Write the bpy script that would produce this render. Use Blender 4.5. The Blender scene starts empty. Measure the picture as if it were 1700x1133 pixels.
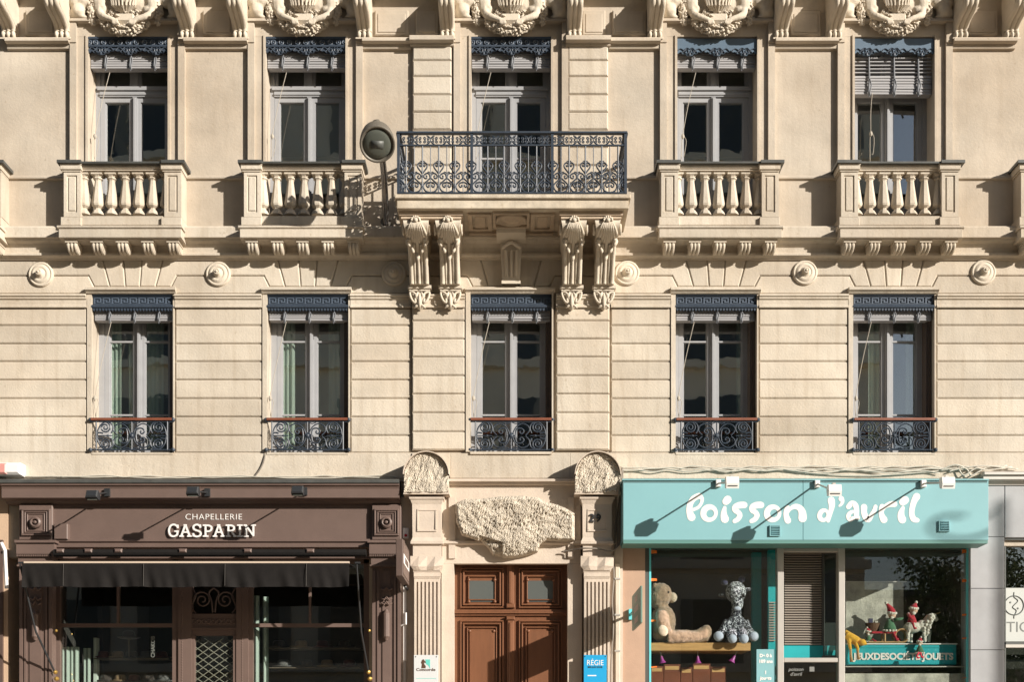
import bpy, bmesh, math, random
from mathutils import Vector, Matrix, noise
R = math.radians
random.seed(7)
sc = bpy.context.scene
COL = sc.collection

# ------------------------------------------------------------------ camera
# facade plane is y = 0, the camera stands across the street on -y
S, VX, VY, D, ZE = 125.0, 850.0, 1240.0, 16.0, 1.7
cam = bpy.data.cameras.new('camera'); camo = bpy.data.objects.new('camera', cam); COL.objects.link(camo)
camo.location = (0, -D, ZE); camo.rotation_euler = (R(90), 0, 0)
cam.sensor_width = 36; cam.lens = 36 * D / (1700 / S)
cam.shift_y = (VY - 566.5) / 1700
cam.clip_end = 2000
sc.camera = camo
# ------------------------------------------------------------------ light
SX, SZ = 1.32, 0.58                                   # sideways and downward shift of a shadow per metre of depth
sdir = Vector((-SX, 1, -SZ)).normalized()
ELEV = math.asin(-sdir.z)
w = bpy.data.worlds.new('World'); sc.world = w; w.use_nodes = True
nt = w.node_tree; nt.nodes.clear()
sky = nt.nodes.new('ShaderNodeTexSky'); sky.sky_type = 'NISHITA'; sky.sun_disc = False
sky.sun_elevation = ELEV; sky.sun_rotation = math.atan2(SX, -1) ; sky.altitude = 200
bg = nt.nodes.new('ShaderNodeBackground'); bg.inputs[1].default_value = 0.055
wo = nt.nodes.new('ShaderNodeOutputWorld')
nt.links.new(sky.outputs[0], bg.inputs[0]); nt.links.new(bg.outputs[0], wo.inputs[0])
sun = bpy.data.lights.new('sun', 'SUN'); suno = bpy.data.objects.new('sun', sun); COL.objects.link(suno)
sun.energy = 5.0; sun.angle = R(0.53); sun.color = (1.0, 0.93, 0.83)
suno.rotation_euler = sdir.to_track_quat('-Z', 'Y').to_euler(); suno.location = (20, -15, 15)
vs = sc.view_settings; vs.view_transform = 'Standard'; vs.look = 'None'; vs.gamma = 1; vs.exposure = 0.55; vs.use_curve_mapping = False
sc.cycles.use_denoising = True
sc.cycles.max_bounces = 10; sc.cycles.diffuse_bounces = 6; sc.cycles.transparent_max_bounces = 12

# ------------------------------------------------------------------ helpers
def X(px, d=0.0): return (px - VX) / S * (D - d) / D
def Z(py, d=0.0): return ZE + (VY - py) / S * (D - d) / D
def lerp(a, b, t): return a + (b - a) * t
WP = {}
def wp(o): return WP.get(o.name, Vector((0, 0, 0))) if o else Vector((0, 0, 0))
def catmull(pts, n=4, closed=False):
    out = []; N = len(pts)
    rng = range(N) if closed else range(N - 1)
    for i in rng:
        if closed: p = [pts[(i + k - 1) % N] for k in range(4)]
        else: p = [pts[max(0, i - 1)], pts[i], pts[i + 1], pts[min(N - 1, i + 2)]]
        for j in range(n):
            t = j / n
            out.append(tuple(0.5 * (2 * b + (c - a) * t + (2 * a - 5 * b + 4 * c - d_) * t * t + (3 * b - a - 3 * c + d_) * t ** 3)
                             for a, b, c, d_ in zip(*p)))
    if not closed: out.append(tuple(pts[-1]))
    return out
def inset(poly, c):
    n = len(poly); out = []
    A = sum(poly[i][0] * poly[(i + 1) % n][1] - poly[(i + 1) % n][0] * poly[i][1] for i in range(n))
    sg = 1 if A > 0 else -1
    for i in range(n):
        p0, p1, p2 = poly[i - 1], poly[i], poly[(i + 1) % n]
        e1 = Vector((p1[0] - p0[0], p1[1] - p0[1])).normalized(); e2 = Vector((p2[0] - p1[0], p2[1] - p1[1])).normalized()
        n1 = Vector((-e1.y, e1.x)) * sg; n2 = Vector((-e2.y, e2.x)) * sg
        m = n1 + n2; k = m.dot(n1)
        if k < 0.2: k = 0.2
        m = m / k
        out.append((p1[0] + m.x * c, p1[1] + m.y * c))
    return out
class MB:
    def __init__(s): s.v = []; s.f = []
    def add(s, vs_, fs):
        o = len(s.v); s.v += [tuple(p) for p in vs_]; s.f += [tuple(i + o for i in f) for f in fs]; return s
    def box(s, x0, x1, y0, y1, z0, z1):
        x0, x1 = min(x0, x1), max(x0, x1); y0, y1 = min(y0, y1), max(y0, y1); z0, z1 = min(z0, z1), max(z0, z1)
        return s.add([(x0, y0, z0), (x1, y0, z0), (x1, y1, z0), (x0, y1, z0), (x0, y0, z1), (x1, y0, z1), (x1, y1, z1), (x0, y1, z1)],
                     [(0, 1, 5, 4), (1, 2, 6, 5), (2, 3, 7, 6), (3, 0, 4, 7), (4, 5, 6, 7), (3, 2, 1, 0)])
    def pb(s, px0, px1, py0, py1, d1, d0=0.0):
        """box whose front face, d1 metres proud of the wall, covers these picture columns and rows"""
        return s.box(X(px0, d1), X(px1, d1), -d1, -d0, Z(py1, d1), Z(py0, d1))
    def cb(s, x0, x1, yf, yb, z0, z1, c=0.012):
        """block with chamfered front arrises"""
        s.add([(x0, yb, z0), (x1, yb, z0), (x1, yb, z1), (x0, yb, z1), (x0, yf + c, z0), (x1, yf + c, z0), (x1, yf + c, z1), (x0, yf + c, z1),
               (x0 + c, yf, z0 + c), (x1 - c, yf, z0 + c), (x1 - c, yf, z1 - c), (x0 + c, yf, z1 - c)],
              [(3, 2, 1, 0), (0, 1, 5, 4), (1, 2, 6, 5), (2, 3, 7, 6), (3, 0, 4, 7), (4, 5, 9, 8), (5, 6, 10, 9), (6, 7, 11, 10), (7, 4, 8, 11), (8, 9, 10, 11)])
        return s
    def pcb(s, px0, px1, py0, py1, d1, d0=0.0, c=0.012):
        return s.cb(X(px0, d1), X(px1, d1), -d1, -d0, Z(py1, d1), Z(py0, d1), c)
    def prism(s, poly, yf, yb, c=0.0):
        """poly in (x, z), front face at yf"""
        n = len(poly)
        A = sum(poly[i][0] * poly[(i + 1) % n][1] - poly[(i + 1) % n][0] * poly[i][1] for i in range(n))
        if A < 0: poly = poly[::-1]
        if c > 0:
            q = inset(poly, c)
            vs_ = [(x, yf, z) for x, z in q] + [(x, yf + c, z) for x, z in poly] + [(x, yb, z) for x, z in poly]
            fs = [tuple(range(n)), tuple(range(3 * n - 1, 2 * n - 1, -1))]
            for k in (0, 1):
                fs += [(k * n + (i + 1) % n, k * n + i, (k + 1) * n + i, (k + 1) * n + (i + 1) % n) for i in range(n)]
            return s.add(vs_, fs)
        vs_ = [(x, yf, z) for x, z in poly] + [(x, yb, z) for x, z in poly]
        fs = [tuple(range(n)), tuple(range(2 * n - 1, n - 1, -1))] + [((i + 1) % n, i, n + i, n + (i + 1) % n) for i in range(n)]
        return s.add(vs_, fs)
    def px(s, prof, x0, x1):
        """moulding: profile [(y, z)] from top to bottom drawn along x"""
        n = len(prof)
        vs_ = [(x0, y, z) for y, z in prof] + [(x1, y, z) for y, z in prof]
        fs = [(i, (i + 1) % n, n + (i + 1) % n, n + i) for i in range(n)] + [tuple(range(n - 1, -1, -1)), tuple(range(n, 2 * n))]
        return s.add(vs_, fs)
    def mould(s, pts, px0, px1, back=0.0):
        """moulding from seen points [(d, py)] top to bottom, ends measured at the wall"""
        prof = [(-d, Z(py, d)) for d, py in pts]
        prof = [(-back, prof[0][1])] + prof + [(-back, prof[-1][1])]
        return s.px(prof, X(px0), X(px1))
    def lathe(s, prof, cx, cy, n=16, ph=0.0, sq=None):
        vs_ = []; fs = []
        for r, z in prof:
            for k in range(n):
                a = ph + 2 * math.pi * k / n; vs_.append((cx + r * math.cos(a), cy + r * math.sin(a), z))
        m = len(prof)
        for i in range(m - 1):
            for k in range(n):
                fs.append((i * n + k, (i + 1) * n + k, (i + 1) * n + (k + 1) % n, i * n + (k + 1) % n))
        fs += [tuple(range(n - 1, -1, -1)) if prof[0][1] < prof[-1][1] else tuple(range(n)), tuple((m - 1) * n + k for k in range(n))]
        return s.add(vs_, fs)
    def lathey(s, prof, cx, cz, n=24):
        """turned about the y axis, prof = [(r, d)] outer to centre"""
        vs_ = []; fs = []; m = len(prof)
        for r, d in prof:
            for k in range(n):
                a = 2 * math.pi * k / n; vs_.append((cx + r * math.cos(a), -d, cz + r * math.sin(a)))
        for i in range(m - 1):
            for k in range(n): fs.append((i * n + k, i * n + (k + 1) % n, (i + 1) * n + (k + 1) % n, (i + 1) * n + k))
        fs.append(tuple((m - 1) * n + k for k in range(n)))
        return s.add(vs_, fs)
    def tube(s, pts, r, n=6, closed=False, ph=0.0, flat=1.0):
        P = [Vector(p[:3]) for p in pts]; N = len(P); rr = r if isinstance(r, (list, tuple)) else [r] * N
        vs_ = []; fs = []; up = None
        for i in range(N):
            if closed: t = P[(i + 1) % N] - P[i - 1]
            else: t = P[min(N - 1, i + 1)] - P[max(0, i - 1)]
            if t.length < 1e-9: t = Vector((0, 0, 1))
            t.normalize()
            if up is None:
                up = Vector((0, -1, 0)) if abs(t.y) < 0.9 else Vector((0, 0, 1))
            a = up - t * up.dot(t)
            if a.length < 1e-6: a = Vector((1, 0, 0)) - t * t.x
            a.normalize(); up = a; b = t.cross(a)
            for k in range(n):
                q = ph + 2 * math.pi * k / n
                vs_.append(P[i] + a * (math.cos(q) * rr[i] * flat) + b * (math.sin(q) * rr[i]))
        rng = range(N) if closed else range(N - 1)
        for i in rng:
            j = (i + 1) % N
            for k in range(n): fs.append((i * n + k, j * n + k, j * n + (k + 1) % n, i * n + (k + 1) % n))
        if not closed: fs += [tuple(range(n)), tuple((N - 1) * n + k for k in range(n - 1, -1, -1))]
        return s.add(vs_, fs)
    def ell(s, cx, cy, cz, rx, ry, rz, n=12, m=8, rot=None):
        vs_ = []; fs = []
        for i in range(1, m):
            t = math.pi * i / m
            for k in range(n):
                a = 2 * math.pi * k / n; vs_.append(Vector((rx * math.sin(t) * math.cos(a), ry * math.sin(t) * math.sin(a), rz * math.cos(t))))
        vs_ += [Vector((0, 0, rz)), Vector((0, 0, -rz))]
        if rot is not None: vs_ = [rot @ v for v in vs_]
        vs_ = [v + Vector((cx, cy, cz)) for v in vs_]
        for i in range(m - 2):
            for k in range(n): fs.append((i * n + k, (i + 1) * n + k, (i + 1) * n + (k + 1) % n, i * n + (k + 1) % n))
        T, B = len(vs_) - 2, len(vs_) - 1
        for k in range(n):
            fs.append((T, k, (k + 1) % n)); fs.append((B, (m - 2) * n + (k + 1) % n, (m - 2) * n + k))
        return s.add(vs_, fs)
    def ribbon(s, pts, yf, yb, closed=False, n=4, cap=5):
        """flat stroke with rounded ends: pts = [(x, z, halfwidth)]"""
        P = catmull(pts, n, closed); N = len(P)
        Lf, Rt = [], []
        for i in range(N):
            a = P[i - 1] if (closed or i > 0) else P[0]; b = P[(i + 1) % N] if (closed or i < N - 1) else P[-1]
            t = Vector((b[0] - a[0], b[1] - a[1])).normalized(); nn = Vector((-t.y, t.x))
            Lf.append((P[i][0] + nn.x * P[i][2], P[i][1] + nn.y * P[i][2])); Rt.append((P[i][0] - nn.x * P[i][2], P[i][1] - nn.y * P[i][2]))
        vs_ = []; fs = []
        for (a, b) in zip(Lf, Rt): vs_ += [(a[0], yf, a[1]), (b[0], yf, b[1]), (a[0], yb, a[1]), (b[0], yb, b[1])]
        rng = range(N) if closed else range(N - 1)
        for i in rng:
            j = (i + 1) % N; q, p = 4 * i, 4 * j
            fs += [(q, q + 1, p + 1, p), (q + 1, q + 3, p + 3, p + 1), (q + 2, q, p, p + 2)]
        s.add(vs_, fs)
        if not closed:
            for (c, i, sgn) in ((P[0], 0, 1), (P[-1], N - 1, -1)):
                st = Vector((Lf[i][0] - c[0], Lf[i][1] - c[1])); a0 = math.atan2(st.y, st.x); r = c[2]
                arc = [(c[0] + r * math.cos(a0 + sgn * math.pi * k / cap), c[1] + r * math.sin(a0 + sgn * math.pi * k / cap)) for k in range(cap + 1)]
                s.prism(arc, yf, yb)
        return s
    def mesh(s, name, smooth=False, c=None):
        V = s.v
        if c is None:
            xs = [p[0] for p in V]; ys = [p[1] for p in V]; zs = [p[2] for p in V]
            c = Vector(((min(xs) + max(xs)) / 2, (min(ys) + max(ys)) / 2, min(zs)))
        me = bpy.data.meshes.new(name)
        me.from_pydata([(p[0] - c.x, p[1] - c.y, p[2] - c.z) for p in V], [], s.f)
        bm = bmesh.new(); bm.from_mesh(me); bmesh.ops.recalc_face_normals(bm, faces=bm.faces); bm.to_mesh(me); bm.free()
        if smooth:
            for p in me.polygons: p.use_smooth = True
        return me, c
    def build(s, name, m, parent=None, smooth=False, label=None, kind=None):
        me, c = s.mesh(name, smooth)
        me.materials.append(m)
        return place(name, me, c, parent, label, kind)
def place(name, me, c, parent=None, label=None, kind=None):
    o = bpy.data.objects.new(name, me); COL.objects.link(o)
    o.location = Vector(c) - wp(parent)
    if parent: o.parent = parent
    WP[o.name] = Vector(c)
    if label: o['label'] = label
    if kind: o['kind'] = kind
    return o
def thing(name, label, cat, loc=(0, 0, 0), group=None):
    o = bpy.data.objects.new(name, None); COL.objects.link(o); o.location = loc; WP[o.name] = Vector(loc)
    o['label'] = label; o['category'] = cat
    o.empty_display_size = 0.1
    if group: o['group'] = group
    return o
def tag(o, label, cat, group=None):
    o['label'] = label; o['category'] = cat
    if group: o['group'] = group
    return o
def node(name, parent, loc):
    """a part that is itself made of sub-parts"""
    o = bpy.data.objects.new(name, None); COL.objects.link(o); o.location = Vector(loc) - wp(parent); o.parent = parent; WP[o.name] = Vector(loc)
    o.empty_display_size = 0.1
    return o
def copytree(o, parent, off):
    c = o.copy(); COL.objects.link(c); WP[c.name] = wp(o) + Vector(off)
    c.parent = parent; c.location = WP[c.name] - wp(parent)
    for ch in o.children: copytree2(ch, c, off)
    return c
def copytree2(o, parent, off):
    c = o.copy(); COL.objects.link(c); WP[c.name] = wp(o) + Vector(off); c.parent = parent; c.location = o.location
    for ch in o.children: copytree2(ch, c, off)
def organic(mb, name, m, parent=None, voxel=0.01, smooth=6, disp=0.0, dscale=20.0, label=None, kind=None):
    """fuse rough volumes into one continuous skin"""
    me, c = mb.mesh(name)
    o = bpy.data.objects.new(name, me); COL.objects.link(o)
    r = o.modifiers.new('r', 'REMESH'); r.mode = 'VOXEL'; r.voxel_size = voxel
    if smooth:
        q = o.modifiers.new('s', 'SMOOTH'); q.iterations = smooth; q.factor = 0.5
    dg = bpy.context.evaluated_depsgraph_get()
    me2 = bpy.data.meshes.new_from_object(o.evaluated_get(dg))
    bpy.data.objects.remove(o); bpy.data.meshes.remove(me)
    me2.name = name
    if disp:
        for v in me2.vertices:
            nn = noise.noise((v.co + c) * dscale) + 0.5 * noise.noise((v.co + c) * dscale * 2.3)
            v.co += v.normal * nn * disp
    me2.materials.clear(); me2.materials.append(m)
    for p in me2.polygons: p.use_smooth = True
    return place(name, me2, c, parent, label, kind)
def text(s, h, pos, m, parent, name='lettering', bold=0.0, depth=0.004, shear=0.0, align='CENTER', rotz=0.0, rot90=False, sx=1.0, spacing=1.0, label=None):
    """raised lettering; h = cap height in metres, pos = centre of the line (x, y of its face, z of its baseline)"""
    cu = bpy.data.curves.new(name, 'FONT'); cu.body = s; cu.size = h / 0.69; cu.extrude = depth / 2; cu.offset = bold; cu.shear = shear
    cu.align_x = align; cu.space_character = spacing; cu.resolution_u = 4
    o = bpy.data.objects.new(name, cu); COL.objects.link(o)
    dg = bpy.context.evaluated_depsgraph_get()
    me = bpy.data.meshes.new_from_object(o.evaluated_get(dg)); bpy.data.objects.remove(o)
    Mx = Matrix.Rotation(rotz, 4, 'Z') @ Matrix.Rotation(R(90), 4, 'X') @ (Matrix.Rotation(R(90), 4, 'Z') if rot90 else Matrix()) @ Matrix.Scale(sx, 4, (1, 0, 0))
    me.transform(Mx); me.materials.clear(); me.materials.append(m)
    return place(name, me, pos, parent, label)

# ------------------------------------------------------------------ materials
def mat(name, col, rough=0.6, metal=0.0, var=0.0, vscale=3.0, bump=0.0, bscale=60.0, spec=0.5, col2=None, sheen=0.0, rnd=0.0, streak=0.0, stretch=None):
    m = bpy.data.materials.new(name); m.use_nodes = True; t = m.node_tree; b = t.nodes['Principled BSDF']
    b.inputs['Roughness'].default_value = rough; b.inputs['Metallic'].default_value = metal
    b.inputs['Specular IOR Level'].default_value = spec
    if sheen: b.inputs['Sheen Weight'].default_value = sheen
    c = (*col, 1); b.inputs['Base Color'].default_value = c
    N, Lk = t.nodes.new, t.links.new
    geo = N('ShaderNodeNewGeometry'); pos = geo.outputs['Position']
    if stretch:
        mp = N('ShaderNodeMapping'); mp.inputs['Scale'].default_value = stretch; Lk(pos, mp.inputs[0]); pos = mp.outputs[0]
    out = None
    if var or col2:
        n1 = N('ShaderNodeTexNoise'); n1.inputs['Scale'].default_value = vscale; n1.inputs['Detail'].default_value = 6; n1.inputs['Roughness'].default_value = 0.62
        Lk(pos, n1.inputs['Vector'])
        rp = N('ShaderNodeMapRange'); rp.inputs[1].default_value = 0.32; rp.inputs[2].default_value = 0.68; Lk(n1.outputs[0], rp.inputs[0])
        mx = N('ShaderNodeMix'); mx.data_type = 'RGBA'; Lk(rp.outputs[0], mx.inputs[0])
        c2 = col2 if col2 else tuple(min(1, x * (1 + var)) for x in col)
        c1 = col if col2 else tuple(x * (1 - var) for x in col)
        mx.inputs[6].default_value = (*c1, 1); mx.inputs[7].default_value = (*c2, 1); out = mx.outputs[2]
        if streak:
            n7 = N('ShaderNodeTexNoise'); n7.inputs['Scale'].default_value = 17; n7.inputs['Detail'].default_value = 4; Lk(geo.outputs['Position'], n7.inputs['Vector'])
            r7 = N('ShaderNodeMapRange'); r7.inputs[1].default_value = 0.66; r7.inputs[2].default_value = 0.74; r7.inputs[4].default_value = 0.45; Lk(n7.outputs[0], r7.inputs[0])
            m7 = N('ShaderNodeMix'); m7.data_type = 'RGBA'; Lk(r7.outputs[0], m7.inputs[0]); Lk(out, m7.inputs[6]); m7.inputs[7].default_value = (col[0] * .62, col[1] * .55, col[2] * .45, 1); out = m7.outputs[2]
            n6 = N('ShaderNodeTexNoise'); n6.inputs['Scale'].default_value = 0.55; n6.inputs['Detail'].default_value = 3; Lk(geo.outputs['Position'], n6.inputs['Vector'])
            r6 = N('ShaderNodeMapRange'); r6.inputs[1].default_value = 0.35; r6.inputs[2].default_value = 0.65; Lk(n6.outputs[0], r6.inputs[0])
            m6 = N('ShaderNodeMix'); m6.data_type = 'RGBA'; m6.blend_type = 'MULTIPLY'; m6.inputs[0].default_value = 1.0; Lk(out, m6.inputs[6])
            cr = N('ShaderNodeMix'); cr.data_type = 'RGBA'; cr.inputs[6].default_value = (0.90, 0.865, 0.83, 1); cr.inputs[7].default_value = (1.06, 1.07, 1.08, 1); Lk(r6.outputs[0], cr.inputs[0]); Lk(cr.outputs[2], m6.inputs[7]); out = m6.outputs[2]
            mp2 = N('ShaderNodeMapping'); mp2.inputs['Scale'].default_value = (7, 7, 0.7); Lk(geo.outputs['Position'], mp2.inputs[0])
            n3 = N('ShaderNodeTexNoise'); n3.inputs['Scale'].default_value = 1.6; n3.inputs['Detail'].default_value = 5; Lk(mp2.outputs[0], n3.inputs['Vector'])
            r3 = N('ShaderNodeMapRange'); r3.inputs[1].default_value = 0.5; r3.inputs[2].default_value = 0.8; r3.inputs[4].default_value = streak; Lk(n3.outputs[0], r3.inputs[0])
            m3 = N('ShaderNodeMix'); m3.data_type = 'RGBA'; Lk(r3.outputs[0], m3.inputs[0]); Lk(out, m3.inputs[6])
            m3.inputs[7].default_value = (col[0] * 0.62, col[1] * 0.55, col[2] * 0.47, 1); out = m3.outputs[2]
        if rnd:
            oi = N('ShaderNodeObjectInfo'); r4 = N('ShaderNodeMapRange'); r4.inputs[3].default_value = 1 - rnd; r4.inputs[4].default_value = 1 + rnd
            Lk(oi.outputs['Random'], r4.inputs[0])
            vm = N('ShaderNodeVectorMath'); vm.operation = 'SCALE'; Lk(out, vm.inputs[0]); Lk(r4.outputs[0], vm.inputs['Scale']); out = vm.outputs[0]
        Lk(out, b.inputs['Base Color'])
    if bump:
        n2 = N('ShaderNodeTexNoise'); n2.inputs['Scale'].default_value = bscale; n2.inputs['Detail'].default_value = 5; n2.inputs['Roughness'].default_value = 0.65; Lk(pos, n2.inputs['Vector'])
        n5 = N('ShaderNodeTexNoise'); n5.inputs['Scale'].default_value = bscale * 0.17; n5.inputs['Detail'].default_value = 3; Lk(pos, n5.inputs['Vector'])
        ad = N('ShaderNodeMath'); ad.operation = 'ADD'; Lk(n2.outputs[0], ad.inputs[0]); Lk(n5.outputs[0], ad.inputs[1])
        bp = N('ShaderNodeBump'); bp.inputs['Strength'].default_value = bump; bp.inputs['Distance'].default_value = 0.02
        Lk(ad.outputs[0], bp.inputs['Height']); Lk(bp.outputs[0], b.inputs['Normal'])
    return m
def glass(name, tint=(0.75, 0.8, 0.78), ior=1.75, rough=0.0, wav=0.0):
    m = bpy.data.materials.new(name); m.use_nodes = True; t = m.node_tree; t.nodes.clear(); N, Lk = t.nodes.new, t.links.new
    tr = N('ShaderNodeBsdfTransparent'); tr.inputs[0].default_value = (*tint, 1)
    gl = N('ShaderNodeBsdfGlossy'); gl.inputs['Roughness'].default_value = rough; gl.inputs['Color'].default_value = (1, 1, 1, 1)
    f0 = ((ior - 1) / (ior + 1)) ** 2
    lw = N('ShaderNodeLayerWeight'); lw.inputs[0].default_value = 0.5
    pw = N('ShaderNodeMath'); pw.operation = 'POWER'; pw.inputs[1].default_value = 5; Lk(lw.outputs['Facing'], pw.inputs[0])
    fr = N('ShaderNodeMath'); fr.operation = 'MULTIPLY_ADD'; fr.inputs[1].default_value = 1 - f0; fr.inputs[2].default_value = f0; Lk(pw.outputs[0], fr.inputs[0])
    mx = N('ShaderNodeMixShader'); o = N('ShaderNodeOutputMaterial')
    if wav:
        g = N('ShaderNodeNewGeometry'); n = N('ShaderNodeTexNoise'); n.inputs['Scale'].default_value = 1.6; n.inputs['Detail'].default_value = 3; Lk(g.outputs['Position'], n.inputs['Vector'])
        bp = N('ShaderNodeBump'); bp.inputs['Strength'].default_value = wav; bp.inputs['Distance'].default_value = 0.02; Lk(n.outputs[0], bp.inputs['Height']); Lk(bp.outputs[0], gl.inputs['Normal'])
    Lk(fr.outputs[0], mx.inputs[0]); Lk(tr.outputs[0], mx.inputs[1]); Lk(gl.outputs[0], mx.inputs[2]); Lk(mx.outputs[0], o.inputs[0])
    return m
M = dict(
    stone=mat('limestone', (0.555, 0.498, 0.418), 0.9, var=0.10, vscale=1.6, bump=0.28, bscale=38, spec=0.2, streak=0.45, rnd=0.09),
    plaster=mat('stone_panel', (0.490, 0.430, 0.356), 0.9, var=0.14, vscale=1.3, bump=0.24, bscale=26, spec=0.2, streak=0.22),
    carve=mat('carved_stone', (0.59, 0.522, 0.43), 0.85, var=0.09, vscale=4, bump=0.25, bscale=60, spec=0.2),
    pstone=mat('portal_stone', (0.575, 0.49, 0.41), 0.9, var=0.10, vscale=2.2, bump=0.25, bscale=45, spec=0.2),
    rough=mat('rough_stone', (0.60, 0.535, 0.445), 0.95, var=0.16, vscale=9, bump=0.7, bscale=70, spec=0.15),
    slab=mat('balcony_stone', (0.52, 0.455, 0.365), 0.9, var=0.22, vscale=5, bump=0.3, bscale=50, spec=0.2, streak=0.5),
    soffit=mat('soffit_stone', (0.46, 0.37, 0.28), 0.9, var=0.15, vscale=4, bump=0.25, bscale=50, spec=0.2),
    zinc=mat('zinc', (0.085, 0.088, 0.084), 0.5, 0.2, var=0.2, vscale=6, bump=0.05),
    iron=mat('slate_blue_iron', (0.034, 0.046, 0.066), 0.45, 0.0, var=0.15, vscale=9, bump=0.1, bscale=80),
    val=mat('slate_valance', (0.040, 0.056, 0.082), 0.5, var=0.12, vscale=8, bump=0.08, bscale=80),
    val2=mat('pale_slate_valance', (0.095, 0.145, 0.205), 0.5, var=0.08, vscale=6),
    frame=mat('grey_window_paint', (0.33, 0.335, 0.35), 0.5, var=0.05, vscale=5),
    blind=mat('blind_slats', (0.34, 0.335, 0.345), 0.55, var=0.10, vscale=6, stretch=(0.5, 1, 20)),
    strap=mat('blind_strap', (0.17, 0.18, 0.20), 0.7),
    cord=mat('cord', (0.42, 0.38, 0.32), 0.8),
    wood=mat('red_handrail', (0.20, 0.065, 0.035), 0.45, var=0.2, vscale=8, stretch=(1, 8, 8)),
    room=mat('room_wall', (0.50, 0.47, 0.40), 0.9),
    curtain=mat('pale_curtain', (0.62, 0.72, 0.66), 0.9, var=0.05, vscale=3),
    brown=mat('taupe_paint', (0.143, 0.098, 0.083), 0.5, var=0.07, vscale=4, bump=0.04, bscale=30),
    brown2=mat('dark_taupe_paint', (0.10, 0.067, 0.056), 0.5, var=0.08, vscale=4, bump=0.04, bscale=30),
    black=mat('black_metal', (0.025, 0.027, 0.03), 0.45),
    awn=mat('black_awning_cloth', (0.012, 0.0105, 0.010), 0.85, var=0.12, vscale=14, bump=0.12, bscale=200, spec=0.2),
    white=mat('white_paint', (0.80, 0.78, 0.76), 0.5, var=0.03, vscale=9),
    teal=mat('pale_teal_panel', (0.215, 0.435, 0.475), 0.45, var=0.04, vscale=1.4, bump=0.02, bscale=10),
    teal2=mat('deep_teal_paint', (0.0, 0.33, 0.36), 0.5, var=0.05),
    tealedge=mat('turquoise_edge', (0.15, 0.62, 0.68), 0.4),
    door=mat('brown_door_paint', (0.185, 0.078, 0.038), 0.42, var=0.10, vscale=3, bump=0.05, bscale=30, stretch=(6, 6, 1)),
    alu=mat('aluminium', (0.55, 0.52, 0.48), 0.4, 0.4, var=0.05),
    grey=mat('grey_stone_cladding', (0.365, 0.372, 0.388), 0.75, var=0.10, vscale=2.2, bump=0.06, bscale=60, rnd=0.03),
    ochre=mat('beige_render', (0.52, 0.37, 0.255), 0.9, var=0.07, vscale=2, bump=0.2, bscale=50, rnd=0.0),
    pink=mat('pinkish_render', (0.46, 0.31, 0.225), 0.9, var=0.07, vscale=3, bump=0.15, bscale=50),
    cable=mat('pale_cable', (0.55, 0.52, 0.45), 0.6),
    cable2=mat('grey_cable', (0.22, 0.19, 0.16), 0.6),
    brass=mat('brass', (0.65, 0.42, 0.12), 0.35, 0.8),
    orange=mat('orange_tape', (0.85, 0.18, 0.02), 0.6),
    shelf=mat('pine_shelf', (0.56, 0.33, 0.13), 0.55, var=0.18, vscale=3, stretch=(1, 10, 14)),
    glass=glass('window_glass', (0.88, 0.91, 0.885), ior=3.0, wav=0.08), shopglass=glass('shop_glass', (0.91, 0.93, 0.915), 1.65, wav=0.015),
    dimglass=mat('frosted_glass', (0.10, 0.11, 0.105), 0.25),
    lamp=mat('lamp_housing', (0.15, 0.135, 0.112), 0.5, 0.1, var=0.15, vscale=12), lens=mat('lamp_lens', (0.10, 0.11, 0.095), 0.3),
    steel=mat('steel', (0.30, 0.29, 0.29), 0.25, 0.9),
    asphalt=mat('asphalt', (0.075, 0.066, 0.056), 0.9, var=0.2, vscale=4), paving=mat('pale_paving', (0.45, 0.355, 0.25), 0.9, var=0.12, vscale=2),
)

# ------------------------------------------------------------------ street
def slab_obj(name, x0, x1, y0, y1, z0, z1, m):
    o = MB().box(x0, x1, y0, y1, z0, z1).build(name, m); o['kind'] = 'structure'; return o
slab_obj('ground', -300, 300, -300, 60, -0.6, -0.16, M['asphalt'])
slab_obj('road', -120, 120, -12.0, -6.0, -0.155, -0.12, M['asphalt'])
slab_obj('pavement', -120, 120, -6.0, 0.6, -0.15, 0.0, M['paving'])
slab_obj('pavement_opposite', -120, 120, -22, -12.0, -0.15, 0.0, M['paving'])

# ------------------------------------------------------------------ the house
B2 = [213.5, 508, 848.5, 1190, 1484]       # window axes, second floor
B1 = [220, 511, 848.5, 1189, 1483.5]       # window axes, first floor
XL, XR = -600, 2300
house = thing('apartment_building', 'cream limestone apartment house with balustrades, carved consoles and a central iron balcony', 'building', (0, 0.2, 0))
wall = MB()
H2, H1 = 68.5, 67.5
wall.pb(XL, XR, -160, 62, 0, -0.45)
def piers(mb, cs, h, y0, y1, d1, d0):
    e = [XL] + [v for c in cs for v in (c - h, c + h)] + [XR]
    for i in range(0, len(e), 2): mb.box(X(e[i]), X(e[i + 1]), -d1, -d0, Z(y1), Z(y0))
piers(wall, B2, H2, 62, 372, 0, -0.45)
wall.box(X(XL), X(XR), 0, 0.45, Z(430), Z(372))
wall.box(X(XL), X(XR), 0.03, 0.45, Z(486), Z(430))
piers(wall, B1, H1, 486, 752, -0.03, -0.45)
wall.box(X(XL), X(XR), 0, 0.45, Z(800), Z(752))
wall.box(X(XL), X(1068), 0.05, 0.45, Z(925), Z(800)); wall.box(X(1068), X(XR), 0.05, 0.45, Z(906), Z(800))
for a, b in ((612, 745), (951, 1072), (1612, 1668)): wall.box(X(a), X(b), 0.05, 0.45, 0, Z(925))
wallo = wall.build('wall', M['plaster'], house)
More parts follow.
